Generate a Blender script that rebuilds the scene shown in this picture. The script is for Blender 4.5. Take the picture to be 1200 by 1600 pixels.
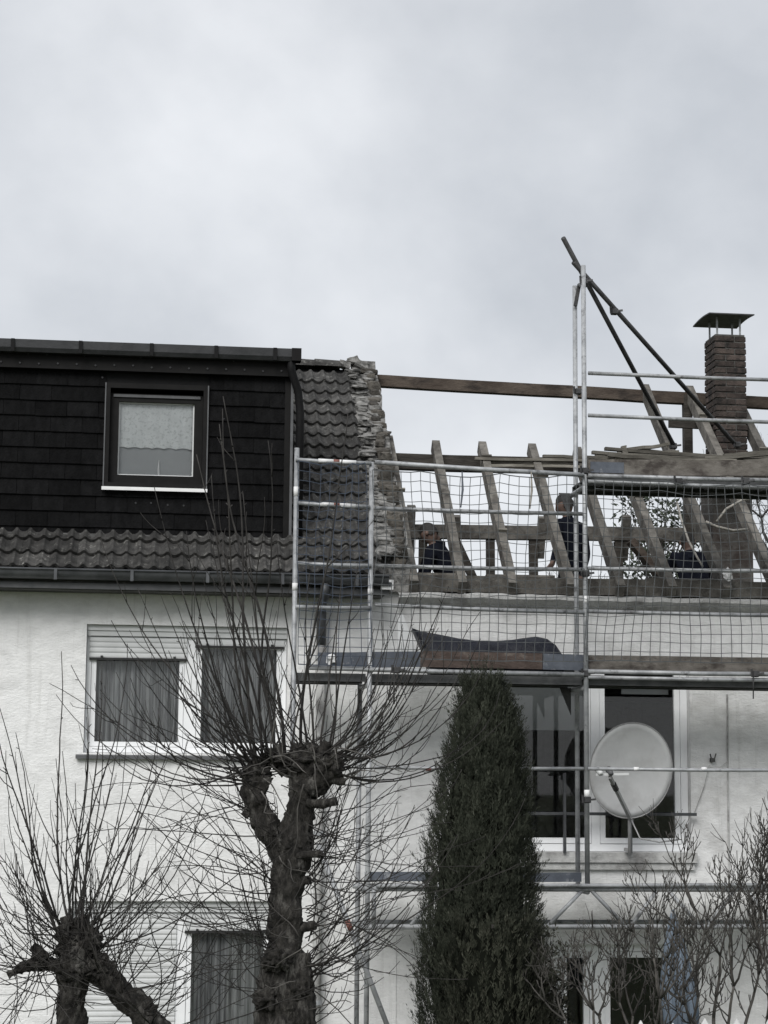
import bpy, bmesh, math, random
from mathutils import Vector, Matrix, noise, Quaternion
random.seed(7)
R = math.radians
scene = bpy.context.scene
for o in list(bpy.data.objects): bpy.data.objects.remove(o)

# ------------------------------------------------------------------ camera
FPX = 3000.0
YAW, PIT, ROL = R(7.0), R(8.0), R(0.5)
CAM = Vector((0, -18.9, 3.7))
Fw = Vector((math.sin(YAW)*math.cos(PIT), math.cos(YAW)*math.cos(PIT), math.sin(PIT)))
r0 = Vector((math.cos(YAW), -math.sin(YAW), 0)); u0 = r0.cross(Fw)
Rt = r0*math.cos(ROL) + u0*math.sin(ROL)
Up = -r0*math.sin(ROL) + u0*math.cos(ROL)
cam_d = bpy.data.cameras.new('camera'); cam = bpy.data.objects.new('camera', cam_d)
scene.collection.objects.link(cam)
cam_d.sensor_fit = 'HORIZONTAL'; cam_d.sensor_width = 36; cam_d.lens = FPX*36/1200
cam_d.clip_end = 2000
cam.matrix_world = Matrix((( Rt.x, Up.x, -Fw.x, CAM.x), (Rt.y, Up.y, -Fw.y, CAM.y), (Rt.z, Up.z, -Fw.z, CAM.z), (0,0,0,1)))
scene.camera = cam

# ------------------------------------------------------------------ sky and sun
SUN_EL, SUN_AZ = R(40), R(208)      # azimuth clockwise from +Y: soft light from behind the camera, a little left
world = bpy.data.worlds.new('World'); scene.world = world; world.use_nodes = True
nt = world.node_tree; nt.nodes.clear()
def N(t, tree, **k):
    n = tree.nodes.new(t)
    for a, b in k.items(): setattr(n, a, b)
    return n
wo = N('ShaderNodeOutputWorld', nt); bg = N('ShaderNodeBackground', nt)
sky = N('ShaderNodeTexSky', nt, sky_type='NISHITA', sun_disc=False, sun_elevation=SUN_EL, sun_rotation=SUN_AZ)
tc = N('ShaderNodeTexCoord', nt)
mp = N('ShaderNodeMapping', nt); mp.inputs['Scale'].default_value = (1, 1, 1.2)
mp.inputs['Location'].default_value = (0.05, 0.9, 0.3)
n1 = N('ShaderNodeTexNoise', nt); n1.inputs['Scale'].default_value = 3.0; n1.inputs['Detail'].default_value = 5; n1.inputs['Roughness'].default_value = .5; n1.inputs['Distortion'].default_value = .35
n2 = N('ShaderNodeTexNoise', nt); n2.inputs['Scale'].default_value = 13; n2.inputs['Detail'].default_value = 6; n2.inputs['Roughness'].default_value = .55
mx = N('ShaderNodeMix', nt, data_type='FLOAT'); mx.inputs[0].default_value = .22
rp = N('ShaderNodeValToRGB', nt)
rp.color_ramp.elements[0].position = .36; rp.color_ramp.elements[0].color = (5.25, 5.48, 5.84, 1)
rp.color_ramp.elements[1].position = .62; rp.color_ramp.elements[1].color = (7.9, 8.06, 8.32, 1)
mixc = N('ShaderNodeMix', nt, data_type='RGBA'); mixc.inputs[0].default_value = .93
L = nt.links.new
L(tc.outputs['Generated'], mp.inputs['Vector']); L(mp.outputs[0], n1.inputs['Vector']); L(mp.outputs[0], n2.inputs['Vector'])
L(n1.outputs['Fac'], mx.inputs[2]); L(n2.outputs['Fac'], mx.inputs[3]); L(mx.outputs[0], rp.inputs[0])
L(sky.outputs[0], mixc.inputs[6]); L(rp.outputs[0], mixc.inputs[7]); L(mixc.outputs[2], bg.inputs[0]); L(bg.outputs[0], wo.inputs[0])
bg.inputs[1].default_value = 0.061
sun_d = bpy.data.lights.new('sun', 'SUN'); sun_d.energy = 1.5; sun_d.angle = R(35); sun_d.color = (1, .985, .96)
sun = bpy.data.objects.new('sun', sun_d); scene.collection.objects.link(sun)
sdir = Vector((math.sin(SUN_AZ)*math.cos(SUN_EL), math.cos(SUN_AZ)*math.cos(SUN_EL), math.sin(SUN_EL)))
sun.rotation_euler = sdir.to_track_quat('Z', 'Y').to_euler()
vs = scene.view_settings
vs.view_transform = 'Standard'; vs.look = 'None'; vs.gamma = 1; vs.exposure = 0.9; vs.use_curve_mapping = False

# ------------------------------------------------------------------ helpers
def ray(x, y): return Fw + Rt*((x-600)/FPX) + Up*((800-y)/FPX)
def at(x, y, Y):
    d = ray(x, y); return CAM + d*((Y-CAM.y)/d.y)
def on_slope(x, y, Y0, Z0, ang):          # where the line of sight meets a roof slope
    d = ray(x, y); t = math.tan(ang)
    k = (Z0 - CAM.z + t*(CAM.y-Y0))/(d.z - t*d.y)
    return CAM + d*k
def U(a, b): return random.uniform(a, b)

MATS = {}
def mat(name, c1, c2=None, scale=8, rough=.85, bump=0, bscale=None, stretch=(1,1,1), rand=0, metal=0, detail=6, c3=None, s3=2.0, spec=.35, t3=(.5,.68), lo=.35, hi=.65, streak=None):
    m = bpy.data.materials.new(name); m.use_nodes = True; t = m.node_tree; b = t.nodes['Principled BSDF']
    b.inputs['Roughness'].default_value = rough; b.inputs['Metallic'].default_value = metal
    b.inputs['Specular IOR Level'].default_value = spec
    c2 = c2 or c1
    g = N('ShaderNodeNewGeometry', t); mp = N('ShaderNodeMapping', t); mp.inputs['Scale'].default_value = stretch
    t.links.new(g.outputs['Position'], mp.inputs['Vector'])
    n = N('ShaderNodeTexNoise', t); n.inputs['Scale'].default_value = scale; n.inputs['Detail'].default_value = detail; n.inputs['Roughness'].default_value = .6
    t.links.new(mp.outputs[0], n.inputs['Vector'])
    r = N('ShaderNodeValToRGB', t); r.color_ramp.elements[0].position = lo; r.color_ramp.elements[1].position = hi
    r.color_ramp.elements[0].color = (*c1, 1); r.color_ramp.elements[1].color = (*c2, 1)
    t.links.new(n.outputs['Fac'], r.inputs[0]); col = r.outputs[0]
    if c3:
        n3 = N('ShaderNodeTexNoise', t); n3.inputs['Scale'].default_value = s3; n3.inputs['Detail'].default_value = 5; n3.inputs['Roughness'].default_value = .65
        t.links.new(mp.outputs[0], n3.inputs['Vector'])
        r3 = N('ShaderNodeMapRange', t); r3.inputs[1].default_value = t3[0]; r3.inputs[2].default_value = t3[1]
        t.links.new(n3.outputs['Fac'], r3.inputs[0])
        mm = N('ShaderNodeMix', t, data_type='RGBA'); t.links.new(r3.outputs[0], mm.inputs[0]); t.links.new(col, mm.inputs[6]); mm.inputs[7].default_value = (*c3, 1)
        col = mm.outputs[2]
    if streak:                                  # run-off marks: narrow vertical streaks
        ms = N('ShaderNodeMapping', t); ms.inputs['Scale'].default_value = (5,5,.35); t.links.new(g.outputs['Position'], ms.inputs['Vector'])
        ns = N('ShaderNodeTexNoise', t); ns.inputs['Scale'].default_value = 2.2; ns.inputs['Detail'].default_value = 6; ns.inputs['Roughness'].default_value = .7; t.links.new(ms.outputs[0], ns.inputs['Vector'])
        rs = N('ShaderNodeMapRange', t); rs.inputs[1].default_value = .54; rs.inputs[2].default_value = .8; rs.inputs[4].default_value = streak[1]; t.links.new(ns.outputs['Fac'], rs.inputs[0])
        mm = N('ShaderNodeMix', t, data_type='RGBA'); t.links.new(rs.outputs[0], mm.inputs[0]); t.links.new(col, mm.inputs[6]); mm.inputs[7].default_value = (*streak[0], 1); col = mm.outputs[2]
    if rand:
        oi = N('ShaderNodeObjectInfo', t); mr = N('ShaderNodeMapRange', t); mr.inputs[3].default_value = 1-rand; mr.inputs[4].default_value = 1+rand
        t.links.new(oi.outputs['Random'], mr.inputs[0])
        mm = N('ShaderNodeMix', t, data_type='RGBA', blend_type='MULTIPLY'); mm.inputs[0].default_value = 1
        t.links.new(col, mm.inputs[6]); t.links.new(mr.outputs[0], mm.inputs[7]); col = mm.outputs[2]
    t.links.new(col, b.inputs['Base Color'])
    if bump:
        nb = N('ShaderNodeTexNoise', t); nb.inputs['Scale'].default_value = bscale or scale*3; nb.inputs['Detail'].default_value = 5; nb.inputs['Roughness'].default_value = .72
        t.links.new(mp.outputs[0], nb.inputs['Vector'])
        bp = N('ShaderNodeBump', t); bp.inputs['Strength'].default_value = min(1, bump); bp.inputs['Distance'].default_value = .02*max(1, bump)
        t.links.new(nb.outputs['Fac'], bp.inputs['Height']); t.links.new(bp.outputs[0], b.inputs['Normal'])
    MATS[name] = m; return m
def glass(name, tint=(.9,.93,.95), gloss=1.0):
    m = bpy.data.materials.new(name); m.use_nodes = True; t = m.node_tree; t.nodes.clear()
    o = N('ShaderNodeOutputMaterial', t); a = N('ShaderNodeBsdfTransparent', t); a.inputs[0].default_value = (*tint, 1)
    g = N('ShaderNodeBsdfGlossy', t); g.inputs['Roughness'].default_value = .02
    fr = N('ShaderNodeFresnel', t); fr.inputs[0].default_value = 1.5
    ad = N('ShaderNodeMath', t, operation='MULTIPLY'); ad.inputs[1].default_value = 1.8*gloss
    mx = N('ShaderNodeMixShader', t)
    t.links.new(fr.outputs[0], ad.inputs[0]); t.links.new(ad.outputs[0], mx.inputs[0]); t.links.new(a.outputs[0], mx.inputs[1]); t.links.new(g.outputs[0], mx.inputs[2]); t.links.new(mx.outputs[0], o.inputs[0])
    MATS[name] = m; return m

mat('stucco', (.72,.72,.715), (.83,.83,.825), 9, .95, .6, 38, (.6,1,1.2), c3=(.57,.57,.565), s3=2.6, t3=(.52,.76), streak=((.42,.415,.40),.55))
mat('stucco_old', (.64,.64,.635), (.77,.77,.765), 9, .95, .6, 38, (.6,1,1.2), c3=(.45,.445,.435), s3=2.0, t3=(.5,.74), streak=((.34,.335,.32),.6))
mat('concrete', (.40,.40,.39), (.55,.55,.54), 9, .95, .8, 30, c3=(.22,.215,.21), s3=3, t3=(.5,.66))
mat('white_pvc', (.76,.77,.78), (.84,.85,.86), 3, .45)
mat('shutter', (.52,.53,.53), (.62,.63,.63), 3, .55)
mat('white_metal', (.72,.72,.72), (.8,.8,.8), 6, .4)
mat('dark_shingle', (.0045,.0045,.0048), (.0088,.0088,.0093), 16, .9, .8, 50, (1,1,.5), rand=.3, spec=.1)
mat('black_trim', (.0035,.0035,.004), (.007,.007,.0075), 6, .7, .2, 20, spec=.2)
mat('dark_frame', (.005,.0048,.0048), (.009,.0085,.0085), 8, .6, spec=.15)
mat('grey_trim', (.07,.072,.076), (.11,.112,.117), 6, .6)
mat('gutter', (.055,.058,.062), (.10,.104,.11), 5, .5, metal=.4)
mat('dark_gutter', (.022,.023,.025), (.04,.041,.044), 5, .5, .2, 20)
mat('fascia', (.06,.06,.058), (.11,.11,.107), 6, .85, .5, 30, (.3,1,2), c3=(.035,.035,.034), s3=4)
mat('roof_tile', (.026,.0255,.0245), (.070,.068,.065), 12, .9, .7, 60, rand=.4, c3=(.20,.197,.183), s3=17, t3=(.57,.72))
mat('mortar', (.10,.098,.093), (.30,.295,.283), 12, .95, 1, 40, c3=(.035,.035,.033), s3=7, t3=(.5,.62))
mat('stone', (.055,.050,.043), (.145,.134,.117), 9, .95, 1, 40, rand=.5, c3=(.025,.023,.02), s3=9, t3=(.5,.66))
mat('timber', (.070,.065,.058), (.155,.146,.131), 7, .9, .7, 22, rand=.25, c3=(.035,.032,.028), s3=4, t3=(.5,.7))
mat('timber_dark', (.028,.025,.021), (.065,.058,.05), 6, .9, .7, 22, (.6,1,3), rand=.2)
mat('timber_brown', (.045,.034,.027), (.09,.072,.058), 5, .9, .6, 22, (.7,1,2), c3=(.025,.02,.017), s3=4, t3=(.5,.66))
mat('lath', (.095,.088,.074), (.20,.188,.163), 6, .9, .5, 22, (.6,2,2), rand=.45)
mat('brick', (.034,.027,.024), (.072,.056,.049), 9, .92, .8, 50, rand=.4, c3=(.018,.016,.015), s3=8, t3=(.5,.64))
mat('brick_mortar', (.06,.058,.055), (.11,.107,.10), 14, .95, .7, 50)
mat('chimney_render', (.055,.052,.048), (.105,.098,.09), 5, .95, .8, 30, c3=(.04,.03,.026), s3=3)
mat('steel', (.22,.228,.237), (.38,.39,.40), 7, .5, .15, 40, metal=.2, rand=.15, c3=(.10,.10,.103), s3=11, t3=(.54,.7))
mat('steel_dark', (.035,.035,.036), (.075,.075,.077), 9, .55, .2, 40, metal=.4, rand=.2)
mat('deck_steel', (.06,.062,.064), (.11,.113,.115), 6, .6, .2, 40, metal=.3)
mat('blue_board', (.068,.077,.094), (.11,.122,.145), 7, .8, .3, 30, c3=(.24,.25,.265), s3=6, t3=(.62,.7))
mat('brown_board', (.055,.040,.034), (.105,.08,.07), 9, .9, .5, 26, (.7,1,1.5), c3=(.15,.13,.115), s3=9, t3=(.58,.7))
mat('grey_board', (.085,.076,.067), (.15,.138,.124), 9, .9, .5, 26, (.8,1,1.3), rand=.15, c3=(.045,.038,.034), s3=6, t3=(.5,.66))
mat('red_paint', (.15,.065,.055), (.2,.085,.07), 8, .75)
mat('white_paint', (.62,.62,.62), (.74,.74,.74), 8, .6)
mat('net', (.055,.06,.062), (.09,.095,.098), 20, .9)
mat('blue_net', (.035,.045,.065), (.055,.068,.09), 20, .9)
mat('tarp', (.006,.007,.013), (.012,.014,.023), 6, .5, .9, 9, spec=.3)
mat('dish', (.50,.505,.51), (.57,.575,.58), 4, .7, c3=(.44,.44,.44), s3=2.5, streak=((.34,.34,.33),.3), spec=.2)
mat('dish_arm', (.27,.27,.27), (.36,.36,.36), 9, .6)
mat('plastic_black', (.015,.015,.015), (.025,.025,.025), 9, .5)
mat('bark', (.012,.011,.010), (.058,.054,.048), 30, .95, 1.4, 60, (1,1,.4), c3=(.16,.155,.143), s3=15, t3=(.54,.74))
mat('twig', (.014,.0128,.0118), (.036,.0335,.031), 10, .8, rand=.5)
mat('pale_twig', (.05,.047,.043), (.11,.104,.096), 10, .85, rand=.4)
mat('twig_grey', (.032,.030,.027), (.078,.073,.066), 10, .85, rand=.35)
mat('cypress', (.018,.0215,.0155), (.058,.064,.048), 7, .9, c3=(.10,.105,.083), s3=20, t3=(.56,.74), spec=.12)
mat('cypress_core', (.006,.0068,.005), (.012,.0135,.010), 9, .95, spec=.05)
mat('thuja', (.026,.029,.021), (.068,.072,.054), 7, .9, c3=(.13,.125,.10), s3=20, t3=(.54,.72), spec=.12)
mat('bush_leaf', (.018,.02,.014), (.05,.05,.038), 30, .8, c3=(.17,.165,.145), s3=26, t3=(.62,.72))
mat('dead_leaf', (.11,.10,.08), (.24,.22,.19), 10, .8)
mat('evergreen', (.016,.022,.014), (.04,.05,.03), 5, .8)
mat('parasol', (.095,.125,.165), (.19,.23,.28), 4, .9, .4, 20, (7,7,.5))
mat('curtain_grey', (.15,.15,.152), (.46,.46,.465), 7, .9, stretch=(7,1,.25), lo=.38, hi=.62)  # vertical stripes paint the light and dark of the folds into the cloth
mat('curtain_white', (.66,.68,.68), (.74,.76,.76), 9, .9, c3=(.54,.56,.56), s3=34, t3=(.52,.6))
mat('blind_grey', (.32,.33,.335), (.35,.36,.365), 4, .9)
mat('room', (.10,.10,.10), (.12,.12,.12), 3, .95)
mat('skin_tone', (.09,.06,.05), (.13,.085,.068), 12, .65)
mat('navy_cloth', (.004,.005,.009), (.009,.0105,.017), 10, .95, .4, 30, spec=.1)
mat('dark_trousers', (.006,.0065,.009), (.011,.012,.015), 10, .95, .4, 30, spec=.1)
mat('hair', (.008,.0075,.007), (.024,.022,.02), 60, .7)
mat('grass', (.04,.055,.025), (.085,.10,.045), 3, .95, .8, 40, c3=(.10,.09,.06), s3=.8)
mat('rope', (.22,.21,.19), (.34,.32,.29), 20, .9)
glass('pane', (.93,.94,.94), .5); glass('pane_matt', (.98,.985,.985), .6)
M = MATS

COL = scene.collection
def props(o, label=None, cat=None, group=None, kind=None):
    if label: o['label'] = label
    if cat: o['category'] = cat
    if group: o['group'] = group
    if kind: o['kind'] = kind
    return o
WL = {}                                   # world location of every object (no rotation is used on parents)
def adopt(o, wloc, parent):
    wloc = Vector(wloc)
    if parent is not None:
        o.parent = parent; o.location = wloc - WL[parent.name]
    else: o.location = wloc
    WL[o.name] = wloc
def thing(name, loc, label, cat, group=None):
    o = bpy.data.objects.new(name, None); COL.objects.link(o); o.empty_display_size = .2
    adopt(o, loc, None); return props(o, label, cat, group)
def inst(name, me, loc, parent=None, rot=None, scale=None):
    o = bpy.data.objects.new(name, me); COL.objects.link(o); adopt(o, loc, parent)
    if rot is not None: o.rotation_mode = 'QUATERNION'; o.rotation_quaternion = rot
    if scale is not None: o.scale = scale
    return o

class MB:
    def __init__(s): s.v = []; s.f = []; s.mi = []; s.cur = 0
    def add(s, vs, fs):
        k = len(s.v); s.v += [Vector(v) for v in vs]
        for f in fs: s.f.append([i+k for i in f]); s.mi.append(s.cur)
        return s
    def box(s, a, b):
        x0,y0,z0 = [min(p,q) for p,q in zip(a,b)]; x1,y1,z1 = [max(p,q) for p,q in zip(a,b)]
        return s.add([(x0,y0,z0),(x1,y0,z0),(x1,y1,z0),(x0,y1,z0),(x0,y0,z1),(x1,y0,z1),(x1,y1,z1),(x0,y1,z1)],
              [(0,3,2,1),(4,5,6,7),(0,1,5,4),(1,2,6,5),(2,3,7,6),(3,0,4,7)])
    def beam(s, p, q, w, h, up=Vector((0,0,1)), segs=1, wob=0):
        p, q = Vector(p), Vector(q); d = (q-p).normalized(); sx = d.cross(up).normalized(); sz = sx.cross(d)
        rings = []
        for i in range(segs+1):
            c = p.lerp(q, i/segs) + (sx*U(-wob,wob) + sz*U(-wob,wob))
            rings.append([c-sx*w/2-sz*h/2, c+sx*w/2-sz*h/2, c+sx*w/2+sz*h/2, c-sx*w/2+sz*h/2])
        vs = [v for r_ in rings for v in r_]; fs = [(0,1,2,3), tuple(len(vs)-4+i for i in (3,2,1,0))]
        for i in range(segs):
            for j in range(4): fs.append((i*4+j, i*4+4+j, i*4+4+(j+1)%4, i*4+(j+1)%4))
        return s.add(vs, fs)
    def tube(s, pts, rad, n=8, cap=True, bumpy=0, bs=6):
        pts = [Vector(p) for p in pts]; m = len(pts)
        if not hasattr(rad, '__len__'): rad = [rad]*m
        d0 = (pts[1]-pts[0]).normalized(); a = d0.orthogonal().normalized(); vs = []; fs = []
        for i in range(m):
            d = ((pts[min(i+1,m-1)]-pts[max(i-1,0)])).normalized()
            a = (a - d*a.dot(d)).normalized(); b = d.cross(a)
            for j in range(n):
                t = 2*math.pi*j/n; o = a*math.cos(t)+b*math.sin(t); rr = rad[i]
                if bumpy:
                    q_ = pts[i]+o*rad[i]; rr *= 1 + bumpy*noise.noise(q_*bs) + .5*bumpy*noise.noise(q_*bs*2.7)
                    if n > 30: rr += .012*noise.noise(q_*13) + .008*noise.noise(q_*55) - .022*abs(noise.noise(Vector((q_.x*26,q_.y*26,q_.z*9)))) - .010*abs(noise.noise(Vector((q_.x*48,q_.y*48,q_.z*22))))
                vs.append(pts[i]+o*rr)
        for i in range(m-1):
            for j in range(n): fs.append((i*n+j, i*n+(j+1)%n, i*n+n+(j+1)%n, i*n+n+j))
        if cap: fs.append(tuple(range(n-1,-1,-1))); fs.append(tuple((m-1)*n+j for j in range(n)))
        return s.add(vs, fs)
    def blob(s, c, r, amp=.2, fs_=4, sub=3, sq=(1,1,1)):
        bm = bmesh.new(); bmesh.ops.create_icosphere(bm, subdivisions=sub, radius=1); c = Vector(c); vs = []
        for v in bm.verts:
            q = v.co.copy(); k = 1 + amp*noise.noise(q*fs_*.5 + c*3) + .5*amp*noise.noise(q*fs_*1.4 + c*5)
            vs.append(c + Vector((q.x*sq[0], q.y*sq[1], q.z*sq[2]))*r*k)
        fs = [tuple(v.index for v in f.verts) for f in bm.faces]; bm.free(); return s.add(vs, fs)
    def mesh(s, name, m, smooth=False, org=None):
        if org is None:
            org = Vector([ (min(v[i] for v in s.v)+max(v[i] for v in s.v))/2 for i in range(3)]) if s.v else Vector()
        me = bpy.data.meshes.new(name); me.from_pydata([v-org for v in s.v], [], s.f); 
        for mm in (m if isinstance(m, (list,tuple)) else [m]): me.materials.append(M[mm])
        if any(s.mi): me.polygons.foreach_set('material_index', s.mi)
        if smooth: me.polygons.foreach_set('use_smooth', [True]*len(me.polygons))
        me.update(); return me, org
    def build(s, name, m, parent=None, smooth=False):
        me, org = s.mesh(name, m, smooth); return inst(name, me, org, parent)

def bevelled(mb, w=.004):
    me = bpy.data.meshes.new('t'); me.from_pydata(mb.v, [], mb.f); bm = bmesh.new(); bm.from_mesh(me)
    bmesh.ops.bevel(bm, geom=list(bm.edges), offset=w, segments=1, affect='EDGES'); out = MB()
    bm.verts.index_update(); out.add([v.co.copy() for v in bm.verts], [tuple(v.index for v in f.verts) for f in bm.faces]); bm.free(); bpy.data.meshes.remove(me); return out

# ------------------------------------------------------------------ ground
g = MB(); n = 40
for i in range(n+1):
    for j in range(n+1):
        a = (i/n*2-1); b = (j/n*2-1); g.v.append(Vector((600*a*abs(a)**1.6, 600*b*abs(b)**1.6, .0)))
for i in range(n):
    for j in range(n): k = i*(n+1)+j; g.f.append([k, k+n+1, k+n+2, k+1]); g.mi.append(0)
props(g.build('ground', 'grass'), kind='structure')

# ------------------------------------------------------------------ walls
def wall_cells(mb, x0, x1, z0, z1, holes, y, depth):
    xs = sorted({x0,x1,*[h[0] for h in holes],*[h[1] for h in holes]}); zs = sorted({z0,z1,*[h[2] for h in holes],*[h[3] for h in holes]})
    for a,b in zip(xs,xs[1:]):
        for c,d in zip(zs,zs[1:]):
            mx_,mz = (a+b)/2,(c+d)/2
            if any(h[0]<mx_<h[1] and h[2]<mz<h[3] for h in holes): continue
            mb.add([(a,y,c),(b,y,c),(b,y,d),(a,y,d)], [(0,1,2,3)])
            mb.add([(a,y+depth,c),(b,y+depth,c),(b,y+depth,d),(a,y+depth,d)], [(3,2,1,0)])
    for a,b,c,d in holes:
        e = y+depth
        mb.add([(a,y,c),(b,y,c),(b,y,d),(a,y,d),(a,e,c),(b,e,c),(b,e,d),(a,e,d)], [(0,4,5,1),(1,5,6,2),(2,6,7,3),(3,7,4,0)])

XP0, XP1 = 2.29, 2.58                       # party wall between the two houses
XL, XR = -7.0, 10.5                         # outer ends of the houses
HB = 6.1                                    # depth of the houses
FLOOR_A = 5.02                              # attic floor
# openings measured in the photograph
lwA, lwB = at(136, 975, 0), at(447, 1179, 0)
UW = (lwA.x, lwB.x, lwB.z, lwA.z)
llA = at(113, 1408, 0); LW = (llA.x, at(430,1450,0).x, 1.02, llA.z)
DW = (3.30, 5.44, 3.03, 4.98)               # upper window of the right house
LD = (at(868,1475,0).x, at(1062,1475,0).x, .15, at(900,1476,0).z)

left = thing('terraced_house', (0,0,0), 'white rendered house with a black shingled dormer storey and strip of old roof tiles', 'house')
right = thing('terraced_house', (6,0,0), 'white rendered house stripped to bare rafters, with brick chimney, behind scaffolding', 'house')

def shell(parent, x0, x1, holes, ztop, m, zback):
    mb = MB(); wall_cells(mb, x0, x1, -.3, ztop, holes, 0.0, .30)
    mb.box((x0,HB-.3,-.3),(x1,HB,zback)); mb.box((x0,.3,-.3),(x0+.25,HB-.3,zback)); mb.box((x1-.25,.3,-.3),(x1,HB-.3,zback))
    w = mb.build('wall', m, parent)
    fl = MB(); fl.box((x0+.25,.3,FLOOR_A-.25),(x1-.25,HB-.3,FLOOR_A)); fl.build('attic_floor', 'timber_dark', parent)
    f2 = MB(); f2.box((x0+.25,.3,2.28),(x1-.25,HB-.3,2.5)); f2.build('storey_floor', 'room', parent)
    return w
shell(left, XL, XP0+.19, [UW, LW], 5.60, 'stucco', 5.6)
shell(right, XP0+.193, XR, [DW, LD], 5.52, 'stucco_old', 5.5)

# ------------------------------------------------------------------ windows
def wedge(w_, h_, t_=.034):
    mb = MB(); a = w_/2-.0012
    return mb.add([(-a,-t_,-.02),(a,-t_,-.02),(a,0,-.02),(-a,0,-.02),(-a,-.005,h_),(a,-.005,h_),(a,0,h_),(-a,0,h_)],[(0,3,2,1),(4,5,6,7),(0,1,5,4),(1,2,6,5),(2,3,7,6),(3,0,4,7)])
def ring(mb, x0, x1, z0, z1, w, y0, y1):
    mb.box((x0,y0,z0),(x0+w,y1,z1)); mb.box((x1-w,y0,z0),(x1,y1,z1)); mb.box((x0+w,y0,z0),(x1-w,y1,z0+w)); mb.box((x0+w,y0,z1-w),(x1-w,y1,z1))
def curtain(x0, x1, z0, z1, y, amp, per, m, parent, scal=0, name='curtain'):
    mb = MB(); nx = int((x1-x0)/.012); ph = U(0,6); nz = 8; idx = []
    for i in range(nx+1):
        x = x0+(x1-x0)*i/nx
        dd = amp*(math.sin(x*2*math.pi/per+ph+1.3*math.sin(x*3.1)) + .5*math.sin(x*2*math.pi/per*.43+2*ph)+.35*math.sin(x*2*math.pi/per*2.3))
        zb = z0 + (scal*abs(math.sin(x*math.pi/.13+.6*math.sin(x*7))) if scal else 0)
        for k in range(nz+1):
            t = k/nz; mb.v.append(Vector((x, y+dd*(.55+.45*(1-t)), zb+(z1-zb)*t)))
    for i in range(nx):
        for k in range(nz): a = i*(nz+1)+k; mb.f.append([a,a+nz+1,a+nz+2,a+1]); mb.mi.append(0)
    return mb.build(name, m, parent, True)
def shutter(x0, x1, z0, z1, y, parent, pitch=.052):
    mb = MB(); n = max(1,round((z1-z0)/pitch)); h = (z1-z0)/n
    for i in range(n):
        a = z0+i*h
        pr = [(0,.006),(.002,.009),(h*.25,.013),(h*.6,.0125),(h*.9,.009),(h*.93,.004),(h,.004)]
        vs = []
        for dz,o in pr: vs += [(x0,y-o,a+dz),(x1,y-o,a+dz)]
        mb.add(vs, [(2*k,2*k+1,2*k+3,2*k+2) for k in range(len(pr)-1)])
    mb.box((x0,y+.001,z0),(x1,y+.012,z1))
    return mb.build('roller_shutter', 'shutter', parent)

def pvc_window(parent, hole, split, shut, label, curt=True, name='window'):
    x0,x1,z0,z1 = hole; e = .004
    fr = MB(); bx0 = .075
    fr.box((x0+e,.10,z0+e),(x0+.05,.19,z1-.11)); fr.box((x1-.05,.10,z0+e),(x1-e,.19,z1-.11))
    fr.box((x0+.05,.10,z0+e),(x1-.05,.19,z0+.06)); fr.box((x0+.05,.10,z1-.16),(x1-.05,.19,z1-.11))
    for sx in split: fr.box((sx-.06,.098,z0+.06),(sx+.06,.188,z1-.11))
    w = fr.build(name, 'white_pvc', parent); props(w, label)
    sb = MB(); sb.box((x0+e,.06,z1-.107),(x1-e,.20,z1-e)); sb.box((x0+e,.045,z1-.055),(x1-e,.0597,z1-e)); sb.build('shutter_box', 'shutter', w)
    edges = [x0+.05]+[v for s_ in split for v in (s_-.06,s_+.06)]+[x1-.05]
    for k in range(0,len(edges),2):
        a,b = edges[k],edges[k+1]
        s = MB(); ring(s, a+.004, b-.004, z0+.064, z1-.166, .045, .108, .172); s.build('sash', 'white_pvc', w)
        p = MB(); p.box((a+.047,.136,z0+.107),(b-.047,.142,z1-.209)); p.build('pane', 'pane', w)
        if shut[k//2] > 0:
            zz = z1-.115-shut[k//2]; sh = shutter(a-.02, b+.02, zz+.03, z1-.115, .092, w)
            bar = MB(); bar.box((a-.02,.072,zz+.008),(b+.02,.094,zz+.03)); bar.build('shutter_end_bar', 'plastic_black', w)
            for q in (a+.10, b-.10): bar = MB(); bar.box((q-.012,.058,zz+.006),(q+.012,.0695,zz+.05)); bar.build('stopper', 'plastic_black', w)
        if curt and shut[k//2] < 1.2:
            curtain(a+.02, b-.02, z0+.07, z1-.2, .235, .026, .085, 'curtain_grey', w)
    si = MB(); si.add([(x0-.07,-.055,z0-.03),(x1+.06,-.055,z0-.03),(x1+.06,.095,z0+.003),(x0-.07,.095,z0+.003),(x0-.07,-.055,z0-.06),(x1+.06,-.055,z0-.06),(x1+.06,-.002,z0-.045),(x0-.07,-.002,z0-.045)],
        [(0,1,2,3),(0,4,5,1),(4,7,6,5),(1,5,6,2),(0,3,7,4)]); si.build('sill', 'grey_trim', w)
    return w
spx = at(297,1080,.1).x
pvc_window(left, UW, [spx], [.235, .10], 'white framed upper window with grey curtains and partly lowered shutters')
spx2 = at(281,1500,.1).x
pvc_window(left, LW, [spx2], [1.36, .20], 'white framed lower window, left shutter closed, grey curtain right')

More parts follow.
